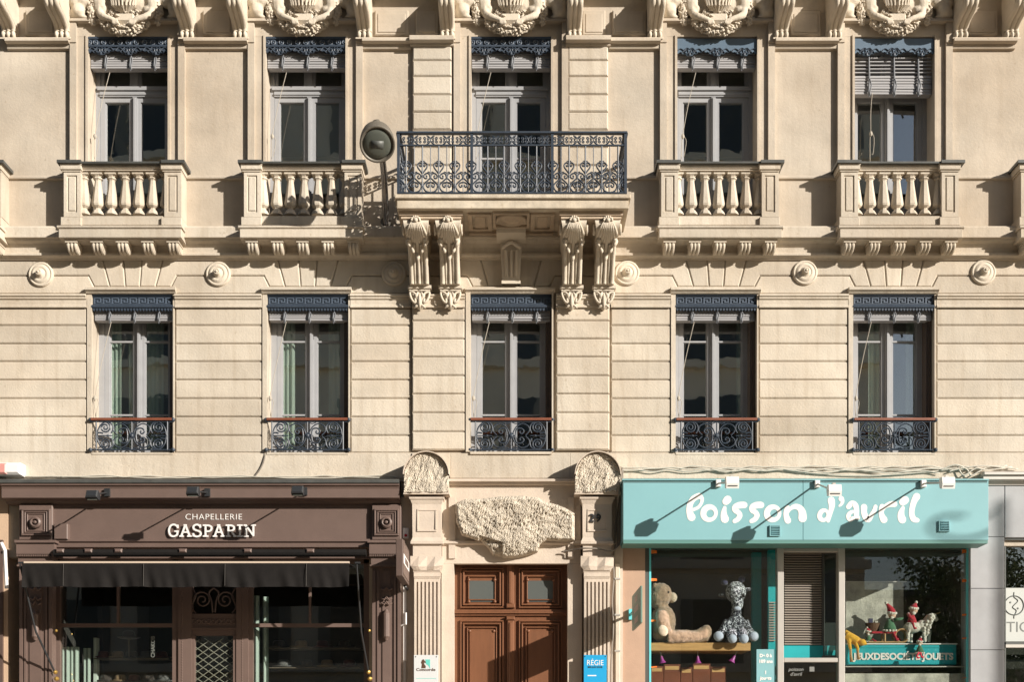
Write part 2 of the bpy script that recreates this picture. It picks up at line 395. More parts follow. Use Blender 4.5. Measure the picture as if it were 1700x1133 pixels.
# rooms behind the windows
rm = MB()
def room(mb, px0, px1, z0, z1, y0, y1):
    x0, x1 = X(px0), X(px1); t = 0.05
    mb.box(x0, x1, y1, y1 + t, z0, z1); mb.box(x0 - t, x0, y0, y1, z0, z1); mb.box(x1, x1 + t, y0, y1, z0, z1)
    mb.box(x0, x1, y0, y1, z1, z1 + t); mb.box(x0, x1, y0, y1, z0 - t, z0)
for cs, z0, z1 in ((B2, Z(378), Z(40)), (B1, Z(762), Z(470))):
    mids = [cs[0] - 140] + [(cs[i] + cs[i + 1]) / 2 for i in range(4)] + [cs[4] + 140]
    for i in range(5): room(rm, mids[i] + 5, mids[i + 1] - 5, z0, z1, 0.455, 3.6)
rm.build('interior', M['room'], house)

ROWS = [512, 540.5, 571, 600.5, 631, 662, 692.5, 723.5, 752.5]
def block(px0, px1, py0, py1, d=0.0, m='stone', par=None, c=0.016, g=0.7):
    MB().cb(X(px0), X(px1), -d, 0.03, Z(py1 - g * .5), Z(py0 + g * .5), c).build('stone_block', M[m], par or wallo)
edges = [XL, B1[0] - 76, B1[0] + 71, B1[1] - 76, B1[1] + 71, 677, None, None, 1016, B1[3] - 76, B1[3] + 71, B1[4] - 76, B1[4] + 71, XR]
PIERS = [(XL, B1[0] - 76), (B1[0] + 71, B1[1] - 76), (B1[1] + 71, 682), (1014, B1[3] - 76), (B1[3] + 71, B1[4] - 76), (B1[4] + 71, XR)]
for a, b in PIERS:
    for i in range(8): block(a, b, ROWS[i], ROWS[i + 1])
ROWC = [505, 534.5, 564.5, 594.5, 625.5, 656, 687, 718.5, 749]
for a, b in ((684.5, 772), (923, 1011.5)):
    for i in range(8): block(a, b, ROWC[i], ROWC[i + 1], 0.045)
# band under the first floor windows, jointed
for a, b in ((XL, 684), (684, 748), (748, 946), (946, 1013), (1013, XR)):
    block(a, b, 753.5, 796, 0.03 if 684 <= a < 1000 else 0.012, c=0.006, g=0.6)
# surrounds of the first floor windows
for c in B1:
    mb = MB()
    dd = 0.05 if c == B1[2] else 0.012
    for a, b in ((c - 75, c - H1), (c + H1, c + 70)): mb.box(X(a), X(b), -dd, 0.029, Z(752), Z(488))
    mb.mould([(0.05, 476.5), (0.075, 477.5), (0.075, 481), (0.05, 484), (0.03, 487.5)], c - 76, c + 73, -0.1)
    mb.box(X(c - H1), X(c + H1), -dd - .006, 0.44, Z(756), Z(752.2))
    mb.build('window_surround', M['stone'], house)
# impost band
for a, b in PIERS + [(684.5, 772), (923, 1011.5)]:
    e = 0.045 if 600 < a < 1000 and b < 1013 and a > 683 else 0
    mb = MB(); y = ROWS[0]
    mb.mould([(.05 + e, 488), (.055 + e, 491), (.035 + e, 493.5), (.035 + e, 496), (.015 + e, 498), (.012 + e, 506), (.03 + e, 508), (.03 + e, 510.5), (.0 + e, 511.5)], a, b, -0.03)
    mb.build('impost_band', M['stone'], house)
# flat arches and the course with rosettes
def pz(pts): return [(X(x), Z(y)) for x, y in pts]
CH = 0.014; q = 0.5
for i, c in enumerate(B1):
    for a, b, e, f in ((-15, 15, 11.5, -11.5), (15.8, 50, 37.5, 12.3), (-50, -15.8, -12.3, -37.5)):
        MB().prism(pz([(c + a, 430), (c + b, 430), (c + e, 476), (c + f, 476)]), 0.0, 0.03, CH).build('stone_block', M['stone'], wallo)
cc = [B1[0] - 294] + B1 + [B1[4] + 294]
for i in range(6):
    a, b = cc[i], cc[i + 1]
    MB().prism(pz([(a + 50.8, 430), (b - 50.8, 430), (b - 38.3, 476), (b - 63.5, 476), (b - 73, 457.6), (a + 73, 457.6), (a + 63.5, 476), (a + 38.3, 476)]), 0.0, 0.03, CH).build('stone_block', M['stone'], wallo)
    MB().prism(pz([(a + 73, 458.6), (b - 73, 458.6), (b - 64, 476.6), (b - 64, 488), (a + 64, 488), (a + 64, 476.6)]), 0.0, 0.03, CH).build('stone_block', M['stone'], wallo)
ROS = [68.5, 362.5, 654, 1041, 1336, 1632]
pr = [(.165, -.01), (.165, .018), (.155, .03), (.142, .034), (.135, .026), (.128, .026), (.12, .036), (.10, .046), (.082, .05), (.078, .044), (.07, .046), (.05, .062), (.042, .085), (.04, .105), (.036, .112), (.026, .112), (.024, .106), (.02, .106), (.018, .12), (.008, .126)]
me, c0 = MB().lathey(pr, 0, 0, 32).mesh('rosette', True, Vector((0, 0, 0))); me.materials.append(M['carve'])
for k, x in enumerate(ROS): place('rosette', me, (X(x), 0, Z(456.5 - 3.5 * k / 5)), house)
# string course under the balustrades
for a, b in ((XL, 683), (683, 1013), (1013, XR)):
    e = 0.02 if a == 683 else 0
    MB().mould([(.17, 375.5), (.20 + e, 378), (.20 + e, 394), (.17 + e, 395.5), (.15 + e, 400), (.09 + e, 405), (.06 + e, 412), (.05 + e, 419.5), (.085 + e, 420.5), (.085 + e, 424), (.06 + e, 427), (.035, 429), (.03, 431)], a, b).build('string_course', M['stone'], house)

# ---------------------------------------------------------------- second floor wall dressings
XE = [-81] + B2 + [1778]
for i, c in enumerate(XE):
    if i in (0, 6): cr = [1] if i == 0 else [-1]
    else: cr = [-1, 1]
    mb = MB(); off = 0.05 if i == 3 else 0.0
    for s in cr:
        for a, b, d, y0, y1 in ((84, 95, .06, 75, 372), (H2, 84, .02, 38, 372), (84, 103, .075, 38, 75)):
            x0, x1 = sorted((c + s * a, c + s * b)); mb.box(X(x0), X(x1), -d, 0.0, Z(y1), Z(y0))
        x0, x1 = sorted((c + s * 97, c + s * 100.5))
        mb.box(X(x0), X(x1), -.09, 0.0, Z(74), Z(40))
        x0, x1 = sorted((c + s * 66.2, c + s * 70)); mb.box(X(x0), X(x1), -.04, 0.3, Z(372), Z(60))
    if i not in (0, 6):
        mb.box(X(c - 84), X(c + 84), -.022, 0.0, Z(62), Z(38.5))
        mb.mould([(.09, 30), (.10, 31.5), (.10, 34), (.07, 36), (.045, 38.5)], c - 103, c + 103)
        mb.build('window_surround', M['plaster'], house)
for i in range(6):
    a, b = XE[i] + 95, XE[i + 1] - 95
    segs = [(a, b)]
    if i == 2: segs = [(a, 683)]
    if i == 3: segs = [(1011, b)]
    for (p, r) in segs:
        mb = MB()
        mb.mould([(.11, 61.5), (.125, 63), (.125, 67), (.09, 71), (.05, 73.5), (.045, 80), (.02, 82.5)], p, r).build('panel_cornice', M['plaster'], house)
        MB().mould([(.02, 291.5), (.035, 293), (.035, 296), (.012, 298.5)], p, r).build('dado_moulding', M['plaster'], house)
# pilasters of the middle bay
RP = [77, 104, 130.5, 160.5, 189.4, 219, 248, 278, 308, 338, 368]
for a, b in ((685.5, 750), (943, 1009)):
    for i in range(10): MB().cb(X(a), X(b), -.062, 0.0, Z(RP[i + 1] - .5), Z(RP[i] + .5), .016).build('stone_block', M['stone'], wallo)
    MB().mould([(.15, 58), (.165, 59.5), (.165, 65), (.12, 69), (.085, 71.5), (.08, 75), (.062, 77)], a - 4, b + 4).build('pilaster_capital', M['plaster'], house)
# frieze: raised panels and the cornice above the frame
pan = []
for i in range(6):
    a, b = XE[i] + 104, XE[i + 1] - 104
    if i == 2: L_ = [(622, 678), (690, 728)]
    elif i == 3: L_ = [(967, 1005), (1017, 1073)]
    else: L_ = [(a + 19, b - 17)]
    for p, r in L_:
        mb = MB(); mb.pcb(p, r, 16, 58, .04, 0, .012); mb.pcb(p + 5, r - 5, 22, 53, .05, .03, .006)
        mb.build('frieze_panel', M['plaster'], house)
zt = Z(-26)
MB().px([(0, zt + .5), (-.62, zt + .5), (-.66, zt + .42), (-.66, zt + .30), (-.58, zt + .22), (-.54, zt + .10), (-.52, zt + .0), (-.05, zt), (-.04, zt - .06), (-.0, zt - .07)], X(XL), X(XR)).build('cornice', M['plaster'], house)
# scroll consoles of the cornice
def console(Xc):
    mb = MB()
    for k in range(-1, 2):
        pts = []
        for d, py in ((.50, -20), (.505, -10), (.49, 0), (.43, 9), (.34, 18), (.25, 27), (.175, 36), (.125, 44), (.11, 50)):
            pts.append((Xc + k * .062, -d + .035, Z(py, d)))
        pts = catmull(pts, 3)
        mb.tube(pts, .036, 8)
        mb.ell(Xc + k * .066, -.085, Z(57, .1), .03, .05, .05, 10, 8)
    prof = [(0, Z(-24))] + [(-d + .03, Z(py, d)) for d, py in ((.47, -22), (.48, -8), (.46, 2), (.40, 11), (.31, 20), (.22, 29), (.15, 38), (.10, 47), (.09, 62))] + [(0, Z(62))]
    mb.px(prof, Xc - .098, Xc + .098)
    mb.px([(0, Z(61)), (-.115, Z(61.5, .115)), (-.115, Z(64, .115)), (0, Z(64))], Xc - .11, Xc + .11)
    return mb
me, c0 = console(0).mesh('console', False, Vector((0, 0, 0)))
for p in me.polygons: p.use_smooth = len(p.vertices) == 4 and p.area < .004
me.materials.append(M['carve'])
for x in [19, 107, 313.5, 401, 606, 743, 953, 1086, 1294.6, 1382.6, 1591, 1675]: place('console', me, (X(x), 0, 0), house)

# carved groups over the second floor windows
def px3(Xc, rx, y, d): return (Xc + rx / S * (1 - d / D), -d, Z(y, d))
rg = random.Random(3)
def leafy(mb, p, r, rng):
    a = rng.uniform(0, 6.28); b = rng.uniform(-.6, .6)
    rot = Matrix.Rotation(a, 3, 'Y') @ Matrix.Rotation(b, 3, 'X')
    mb.ell(p[0], p[1], p[2], r * .55, r * .5, r * 1.15, 6, 5, rot)
def carving(Xc):
    grp = node('carved_group', house, (Xc, 0, Z(60)))
    g = MB(); A, B_ = -42, 38
    for k in range(190):
        t = rg.random(); x = lerp(A, B_, t); y = 36 + 14.5 * math.sin(math.pi * t) ** .8
        rad = (5.0 + 3.6 * math.sin(math.pi * t)) / S
        th = rg.uniform(0, 6.28); c = px3(Xc, x, y, .09)
        p = (c[0], c[1] - rad * max(0, math.sin(th)) * 1.1, c[2] + rad * math.cos(th))
        leafy(g, p, .026, rg)
    g.tube([px3(Xc, lerp(A, B_, k / 14), 36 + 14.5 * math.sin(math.pi * k / 14) ** .8, .08) for k in range(15)], [(4.6 + 3.4 * math.sin(math.pi * k / 14)) / S for k in range(15)], 8)
    g.build('garland', M['carve'], grp, True)
    for x0, y0, y1 in ((-57, 3, 42), (52, 5, 42)):
        f = MB()
        f.tube([px3(Xc, x0, lerp(y0 - 6, y1, k / 6), .07) for k in range(7)], [r / S for r in (4, 6, 6.5, 6.5, 6, 5, 2.5)], 8)
        for k in range(75):
            t = rg.random() ** .9; y = lerp(y0 - 6, y1 - 1, t); rad = (6.8 if t < .7 else 6.8 * (1 - (t - .7) * 2)) / S
            th = rg.uniform(0, 6.28); c = px3(Xc, x0, y, .075)
            leafy(f, (c[0] + rad * math.cos(th), c[1] - rad * max(0, math.sin(th)), c[2]), .022, rg)
        f.build('festoon', M['carve'], grp, True)
    for s in (-1, 1):
        b = MB()
        def E(x, y, d, rx, ry, rz, rot=None):
            c = px3(Xc, s * x, y, d); b.ell(*c, rx / S, ry, rz / S, 12, 8, rot)
        E(80, 18, .06, 12, .10, 13); E(84, 6, .05, 13, .09, 12); E(70, 4, .06, 16, .09, 10); E(44, 8, .07, 13, .09, 19); E(36, 18, .08, 9, .07, 8)
        E(24, 13, .03, 18, .075, 17); E(92, 24, .04, 6, .06, 9); E(78, 29, .05, 14, .06, 4); E(40, -12, .08, 10, .08, 14)
        arm = [px3(Xc, s * x, y, d) for x, y, d in ((43, 18, .10), (41, 25, .14), (33, 28, .17), (22, 31, .18), (15, 34.5, .18))]
        b.tube(arm, [.055, .05, .042, .035, .035], 8)
        for k in range(4):
            b.tube([px3(Xc, s * (18 - 3.0 * k + 2), 33 - k * .8, .20), px3(Xc, s * (16 - 3.0 * k + 2), 38.5 - k * .3, .205), px3(Xc, s * (15.2 - 3.0 * k + 2), 42.5, .185)], [.014, .014, .008], 6)
        organic(b, 'carved_figure', M['carve'], grp, .014, 3, .006, 14)
    v = MB()
    v.pcb(0, 0, 0, 0, .1) if False else None
    cx = Xc
    def q(x, y, d): return px3(cx, x, y, d)
    p0 = q(-20, 37, .15); p1 = q(17, 18, .15)
    v.cb(p0[0], p1[0], -.15, 0, p0[2], p1[2], .035)
    v.lathe([(.05, Z(26)), (.13, Z(19)), (.18, Z(8)), (.19, Z(-4)), (.15, Z(-12)), (.12, Z(-18)), (.14, Z(-28))], q(-1, 0, .10)[0], -.09, 18)
    for k in range(9):
        a = -1.2 + 2.4 * k / 8
        v.tube([q(-1 + 6 * math.sin(a), 20, .14), q(-1 + 20 * math.sin(a), 8, .235 - .05 * abs(math.sin(a))), q(-1 + 23 * math.sin(a), -6, .245 - .07 * abs(math.sin(a)))], .014, 6)
    for k in range(44): leafy(v, q(rg.uniform(-27, 24), rg.uniform(15, 27), rg.uniform(.10, .17)), .026, rg)
    v.build('carved_vase', M['carve'], grp, False)
    return grp
proto = carving(X(B2[0]))
for c in B2[1:]: copytree(proto, house, (X(c) - X(B2[0]), 0, 0))

# ---------------------------------------------------------------- balustrades
def wx(Xc, rel, d): return Xc + rel / S * (1 - d / D)
def balustrade(c):
    Xc = X(c); gp = node('balustrade', house, (Xc, -.15, Z(394)))
    W = lambda r, d: wx(Xc, r, d)
    def bx(mb, r0, r1, y0, y1, d, d0=0.0, ch=0.0):
        if ch: mb.cb(W(r0, d), W(r1, d), -d, -d0, Z(y1, d), Z(y0, d), ch)
        else: mb.box(W(r0, d), W(r1, d), -d, -d0, Z(y1, d), Z(y0, d))
    m = MB(); bx(m, -103, 101, 378.5, 394.5, .33, 0, .006); bx(m, -106, 103.5, 374, 378.3, .35, 0, .008); bx(m, -96, 95, 394.7, 397.5, .30)
    m.build('base_slab', M['stone'], gp)
    m = MB(); bx(m, -71, 71, 358.5, 373.8, .235, .04, .006); m.build('bottom_rail', M['stone'], gp)
    for s in (-1, 1):
        m = MB(); a, b = sorted((s * 97.5, s * 69.5))
        bx(m, a, b, 284.5, 360, .235)
        for r0, r1, y0, y1 in ((a, a + 5, 284.5, 360), (b - 6, b, 284.5, 360), (a + 5.01, b - 6.01, 284.5, 291), (a + 5.01, b - 6.01, 352.5, 360)): bx(m, r0, r1, y0, y1, .25, .23)
        bx(m, a + 8, b - 9, 294, 349.5, .247, .2, .004)
        bx(m, a - 4.5, b + 1.5, 360.2, 374, .275, 0, .006)
        bx(m, a - 2.5, b + .5, 281, 284.4, .265); bx(m, a - 5, b + 2, 273.5, 280.8, .285, 0, .005); bx(m, a - 5.5, b + 3, 270.2, 273.4, .29)
        m.build('pillar', M['stone'], gp)
        m = MB(); bx(m, a - 9 if s < 0 else a - 3, b + 3 if s < 0 else b + 8, 265, 269.8, .32, -.02); m.build('zinc_cap', M['zinc'], gp)
    m = MB(); bx(m, -68, 68, 267.8, 270.8, .30, -.02); m.build('zinc_cap', M['zinc'], gp)
    m = MB(); bx(m, -71, 71, 271, 279, .245, .02, .005); bx(m, -71, 71, 279.2, 283, .225, .03); bx(m, -71, 71, 283.2, 286.3, .20, .04); m.build('top_rail', M['stone'], gp)
    for k in range(-3, 4):
        x = W(k * 22.7, .13); yb = -.13; d = .13
        m = MB(); h = .072
        m.box(x - h, x + h, yb - h, yb + h, Z(293, d), Z(286.5, d))
        f = math.sqrt(2) if False else 1.14
        P = [(.066, 293.1), (.052, 295), (.046, 296), (.055, 297.5), (.055, 299), (.042, 300), (.036, 302), (.041, 308), (.050, 318), (.060, 328), (.070, 338), (.073, 341), (.066, 344), (.045, 346.2), (.034, 347.2), (.034, 349), (.05, 351), (.066, 354.5), (.078, 358.4)]
        m.lathe([(r * f, Z(y, d)) for r, y in P], x, yb, 8, R(22.5))
        for sy in (1,):
            m.add([(x - .012, yb - .0425, Z(310, d)), (x + .012, yb - .0425, Z(310, d)), (x + .018, yb - .0665, Z(335, d)), (x - .018, yb - .0665, Z(335, d))], [(0, 1, 2, 3)]) if False else None
        m.build('baluster', M['stone'], gp)
    for k in range(-2, 3):
        x = W(k * 42, .25); m = MB()
        prof = [(0, Z(398))] + [(-d, Z(y, d)) for d, y in ((.27, 398.5), (.27, 402.5), (.25, 403.5), (.255, 408), (.23, 413), (.19, 418), (.13, 421.5), (.09, 424))] + [(0, Z(424.5))]
        m.px(prof, x - .07, x + .07)
        for j in range(-1, 2):
            m.tube(catmull([(x + j * .046, -d + .012, Z(y, d)) for d, y in ((.26, 404), (.268, 408), (.245, 413), (.20, 418), (.145, 421.5))], 3), .022, 8)
        m.box(x - .08, x + .08, -.28, 0, Z(402.3, .28), Z(398.2, .28))
        m.build('modillion', M['stone'], gp)
    return gp
proto = balustrade(B2[0])
for c in [-81, B2[1], B2[3], B2[4], 1778]: copytree(proto, house, (X(c) - X(B2[0]), 0, 0))

# ---------------------------------------------------------------- central balcony
bal = node('balcony', house, (0, -.45, Z(346)))
m = MB(); m.pcb(655, 1047, 322, 329, .935, 0, .008); m.pcb(659, 1043.5, 331, 346, .90, 0, .004)
m.px([(0, Z(329.2, .92)), (-.92, Z(329.2, .92)), (-.90, Z(331, .9)), (0, Z(331, .9))], X(657, .92), X(1045, .92))
m.build('slab', M['slab'], bal)
zs = Z(346, .90); s_ = MB()
def fr(x0, x1, y0, y1, t=.05, h=.03):
    s_.box(x0, x1, y0, y0 + t, zs - h, zs); s_.box(x0, x1, y1 - t, y1, zs - h, zs); s_.box(x0, x0 + t, y0 + t, y1 - t, zs - h, zs); s_.box(x1 - t, x1, y0 + t, y1 - t, zs - h, zs)
for x0, x1 in ((-1.42, -.62), (.60, 1.40)): s_.box(x0, x1, -.82, 0, zs - .05, zs - .001); s_.box(x0 + .02, x1 - .02, -.80, 0, zs - .085, zs - .05)
for x0, x1 in ((-.56, -.26), (.24, .54)):
    fr(x0, x1, -.78, -.30); s_.box(x0 + .085, x1 - .085, -.70, -.38, zs - .022, zs)
fr(-.24, .22, -.82, -.40, .03, .035)
s_.box(-.56, .54, -.26, 0, zs - .05, zs)
s_.build('soffit_panel', M['soffit'], bal)
v = MB(); n = 24
pr = [(.17, 0), (.17, .03), (.14, .045), (.12, .02), (.07, .03), (.03, .06)]
vs_ = []; fs = []
for r, h in pr:
    for k in range(n): vs_.append((-.01 + r * 1.15 * math.cos(6.2832 * k / n), -.61 + r * math.sin(6.2832 * k / n), zs - h))
for i in range(len(pr) - 1):
    for k in range(n): fs.append((i * n + k, i * n + (k + 1) % n, (i + 1) * n + (k + 1) % n, (i + 1) * n + k))
fs.append(tuple((len(pr) - 1) * n + k for k in range(n)))
v.add(vs_, fs).build('soffit_rosette', M['soffit'], bal, True)
def corbel(Xc):
    m = MB(); z0 = zs - .085
    cur = [(.77, z0 - .0), (.80, z0 - .05), (.77, z0 - .11), (.67, z0 - .165), (.55, z0 - .21), (.44, z0 - .29), (.355, z0 - .39), (.285, z0 - .49), (.235, z0 - .56), (.215, z0 - .605)]
    cur = catmull(cur, 3)
    N = len(cur)
    hw = [lerp(.165, .125, min(1, i / (N * .45))) for i in range(N)]
    vs_ = []; fs = []
    for (d, z), h in zip(cur, hw): vs_ += [(Xc - h, -d, z), (Xc + h, -d, z), (Xc - h, 0, z), (Xc + h, 0, z)]
    for i in range(N - 1):
        a, b = 4 * i, 4 * i + 4; fs += [(a, a + 1, b + 1, b), (a, b, b + 2, a + 2), (a + 1, a + 3, b + 3, b + 1)]
    fs += [(0, 1, 3, 2), (4 * N - 4, 4 * N - 3, 4 * N - 1, 4 * N - 2)]
    m.add(vs_, fs)
    for k, rr in ((-1, .030), (0, .024), (1, .030)):                                  # raised edges and rib of the S
        pts = [(Xc + k * (h - .028), -d - .004, z) for (d, z), h in list(zip(cur, hw))[10:]]
        m.tube(pts, rr, 8)
    for k in (-.52, .52):
        pts = [(Xc + k * (h - .03), -d - .002, z) for (d, z), h in list(zip(cur, hw))[12:]]
        m.tube(pts, [.026 - .016 * i / len(pts) for i in range(len(pts))], 8)
    for k in range(-4, 5):                                                            # acanthus leaf fanning over the head
        a = k / 4; pts = []; n_ = 14 - abs(k)
        for i in range(2, n_):
            t = (i - 2) / (n_ - 3); d, z = cur[min(i, N - 1)]
            pts.append((Xc + a * lerp(.03, .125, t ** .8), -d - .004 - .03 * math.sin(t * 3.0) * (1 - .45 * a * a), z))
        L = len(pts)
        m.tube(pts, [.007 + .016 * (i / (L - 1)) if i < L - 1 else .008 for i in range(L)], 7)
    for a in (-1, -.55, .55, 1):
        d, z = cur[12 if abs(a) == 1 else 14]; m.ell(Xc + a * .115, -d - .035, z - .01, .026, .03, .05, 8, 6, Matrix.Rotation(a * .5, 3, 'Y'))
    d, z = cur[16]; m.ell(Xc, -d - .03, z, .03, .035, .07, 8, 6)
    for s in (-1, 1):                                                                 # side volutes
        for k in range(2): m.add(*(lambda q: (q.v, q.f))(MB().tube([(Xc + s * (.168 - .012 * k), -.66 + r * math.cos(t), z0 - .10 + r * math.sin(t)) for t, r in [(u * .5, .10 - .006 * u - .02 * k) for u in range(14)]], .014, 6)))
    for k in range(7):
        t = math.pi * k / 6; m.ell(Xc + .05 * math.cos(t), -.815, z0 - .025 + .035 * math.sin(t), .017, .03, .022, 7, 6)
    m.ell(Xc, -.82, z0 - .03, .032, .035, .03, 10, 8)
    return m
me, c0 = corbel(0).mesh('corbel', False, Vector((0, 0, 0)))
for p in me.polygons: p.use_smooth = p.area < .006
me.materials.append(M['carve'])
def pendant():
    m = MB(); d = .13
    Y = lambda py: Z(py, d) - Z(476, d)
    m.box(-.155, .155, -.15, 0, Y(481), Y(476)); m.box(-.135, .135, -.13, 0, Y(484.5), Y(481))
    m.prism([(-.13, Y(484.5)), (.13, Y(484.5)), (.10, Y(499)), (.05, Y(508)), (0, Y(513)), (-.05, Y(508)), (-.10, Y(499))], -.085, 0, .02)
    for s in (-1, 1):
        m.tube(catmull([(s * .015, -.10, Y(508)), (s * .03, -.12, Y(497)), (s * .07, -.12, Y(488)), (s * .125, -.11, Y(486)), (s * .12, -.12, Y(494)), (s * .085, -.12, Y(502)), (s * .055, -.12, Y(503)), (s * .06, -.12, Y(497))], 4), .016, 7)
        m.tube(catmull([(s * .01, -.10, Y(506)), (s * .045, -.11, Y(509)), (s * .075, -.10, Y(512))], 3), [.02, .022, .02, .018, .014, .01, .006], 7)
        m.tube([(s * .02, -.11, Y(486)), (s * .045, -.12, Y(492)), (s * .04, -.11, Y(500))], [.012, .03, .01], 7)
    m.tube([(0, -.10, Y(486)), (0, -.13, Y(494)), (0, -.12, Y(506)), (0, -.09, Y(515))], [.012, .022, .026, .008], 8)
    return m
mp_, c0 = pendant().mesh('acanthus_drop', False, Vector((0, 0, 0)))
for p in mp_.polygons: p.use_smooth = p.area < .004
mp_.materials.append(M['carve'])
for x in (-1.215, -.81, .785, 1.21):
    place('corbel', me, (x, 0, 0), bal); place('acanthus_drop', mp_, (x, -.03, Z(476, .13)), bal)
m = MB()
c = X(848.5)
m.px([(0, Z(372, .1)), (-.42, Z(372, .42)), (-.42, Z(376, .42)), (-.39, Z(378, .39)), (-.37, Z(386, .37)), (-.27, Z(398, .27)), (-.20, Z(404, .2)), (0, Z(404))], c - .19, c + .19)
m.add([(c - .145, -.20, Z(404, .2)), (c + .145, -.20, Z(404, .2)), (c + .115, -.11, Z(468, .11)), (c - .115, -.11, Z(468, .11)), (c - .145, 0, Z(404)), (c + .145, 0, Z(404)), (c + .115, 0, Z(468)), (c - .115, 0, Z(468))],
      [(0, 1, 2, 3), (0, 3, 7, 4), (1, 5, 6, 2), (3, 2, 6, 7)])
m.px([(0, Z(466)), (-.13, Z(466, .13)), (-.13, Z(471, .13)), (0, Z(472))], c - .125, c + .125)
for k in (-1, 0, 1): m.tube([(c + k * .07, -.20, Z(416, .2)), (c + k * .058, -.125, Z(460, .12))], .02, 8)
m.tube(catmull([(c - .12, -.22, Z(412, .22)), (c - .06, -.25, Z(407, .24)), (c, -.26, Z(403, .25)), (c + .06, -.25, Z(407, .24)), (c + .12, -.22, Z(412, .22))], 3), .024, 8)
m.build('keystone_bracket', M['carve'], bal)
# iron railing of the balcony
d = .86
def spiral(cx, cz, r0, r1, a0, turns, n=12, yy=0.0):
    return [(cx + lerp(r0, r1, k / n) * math.cos(a0 + turns * 6.2832 * k / n), yy, cz + lerp(r0, r1, k / n) * math.sin(a0 + turns * 6.2832 * k / n)) for k in range(n + 1)]
def rail_unit(P, out, last=False):
    """one repeat of scrollwork centred on a post; P maps (u px, py) to a point"""
    T = lambda pts, r=.0105: out.tube([P(u, y) for u, y in pts], r, 5)
    def sp(u, y, r0, r1, a0, t, n=12, rr=.0105): T([(u + lerp(r0, r1, k / n) * math.cos(a0 + t * 6.2832 * k / n), y - lerp(r0, r1, k / n) * math.sin(a0 + t * 6.2832 * k / n)) for k in range(n + 1)], rr)
    for h in (0, 1):
        o = h * 13.25
        if h and last: continue
        for s in (-1, 1):
            sp(o + s * 6.6, 232.5, 6.8, 6.8, 1.57, s * .5 if h else -s * .5, 10, .007)
            sp(o + s * 3.3, 229.8, 2.6, .8, -1.57, s * 1.1, 8, .008); sp(o + s * 3.3, 235.4, 2.6, .8, 1.57, -s * 1.1, 8, .008)
    for s in (-1, 1):
        T(catmull([(0, 289), (s * 3.5, 284), (s * 7.6, 278), (s * 7.6, 273.5), (s * 4.5, 270.5), (s * 1.5, 272), (s * 1.5, 275), (s * 3.5, 276.5), (s * 5, 274.5)], 3))
        T(catmull([(0, 270), (s * 2.6, 267.5), (s * 3.4, 269)], 3), .007)
        T(catmull([(s * 13, 297), (s * 11, 289.5), (s * 7, 288), (s * 3, 291), (s * 3, 295.5), (s * 6.5, 296.5), (s * 7.5, 293), (s * 5.5, 292)], 3))
        T(catmull([(s * 13, 296), (s * 7, 301.5), (s * 2.2, 307), (s * 2.2, 313), (s * 6, 318), (s * 13, 320)], 3))
        T(catmull([(s * 13, 303), (s * 9, 304), (s * 6.5, 307.5), (s * 8.5, 311), (s * 11.2, 309.5), (s * 10.3, 307)], 3))
        T(catmull([(s * 13.2, 288), (s * 10, 285.5), (s * 8.3, 287)], 3), .007)
def bars(P, us, uthin, out):
    for u in us: out.tube([P(u, 241), P(u, 322)], .011, 6)
    for u in uthin: out.tube([P(u, 241), P(u, 322)], .0065, 6)
    for u in us:
        for y in (293, 311): out.ell(*P(u, y), .016, .016, .02, 8, 6)
rl = node('balcony_railing', house, (0, -d, Z(322, d)))
P = lambda u, y: (X(u, d), -d, Z(y, d))
m = MB(); m.box(X(659.5, d) - .005, X(1040.5, d) + .005, -d - .03, -d + .03, Z(222.5, d), Z(219.5, d)); m.box(X(661, d), X(1039, d), -d - .014, -d + .014, Z(242.6, d), Z(240.4, d)); m.box(X(661, d), X(1039, d), -d - .014, -d + .014, Z(321.6, d), Z(319.6, d))
for x in (661.5, 1038.5): m.box(X(x, d) + .03, X(x, d) - .03, -d, -.02, Z(222.5, d), Z(219.7, d)); m.box(X(x, d) + .012, X(x, d) - .012, -d, -.02, Z(242.6, d), Z(240.6, d)); m.box(X(x, d) + .012, X(x, d) - .012, -d, -.02, Z(321.6, d), Z(319.8, d))
m.build('rail', M['iron'], rl)
us = [850 + 27.05 * (k - 6.5) for k in range(14)]
sc_ = MB(); bs = MB()
for u0 in us: rail_unit(lambda u, y, u0=u0: P(u0 + u * 27.05 / 26.5, y), sc_, u0 == us[-1])
bars(P, us, [850 + 27.05 * k for k in range(-6, 7)], bs)
sc_.build('scrollwork', M['iron'], rl, kind='stuff'); bs.build('bars', M['iron'], rl, kind='stuff')
for u in (661.5, 783, 917, 1038.5):
    MB().box(X(u, d) - .017, X(u, d) + .017, -d - .018, -d + .018, Z(322, d), Z(222, d)).build('post', M['iron'], rl)
for xs in (661.5, 1038.5):
    sc_ = MB(); bs = MB(); xx = X(xs, d); pl = .205; z_ = lambda y: Z(y, d)
    ds = [.12 + pl * k for k in range(4)]
    for d0 in ds: rail_unit(lambda u, y, d0=d0: (xx, -(d0 + u * pl / 26.5), z_(y)), sc_, d0 == ds[-1])
    bars(lambda u, y: (xx, -u, z_(y)), ds, [d0 + pl / 2 for d0 in ds[:3]], bs)
    sc_.build('scrollwork', M['iron'], rl, kind='stuff'); bs.build('bars', M['iron'], rl, kind='stuff')

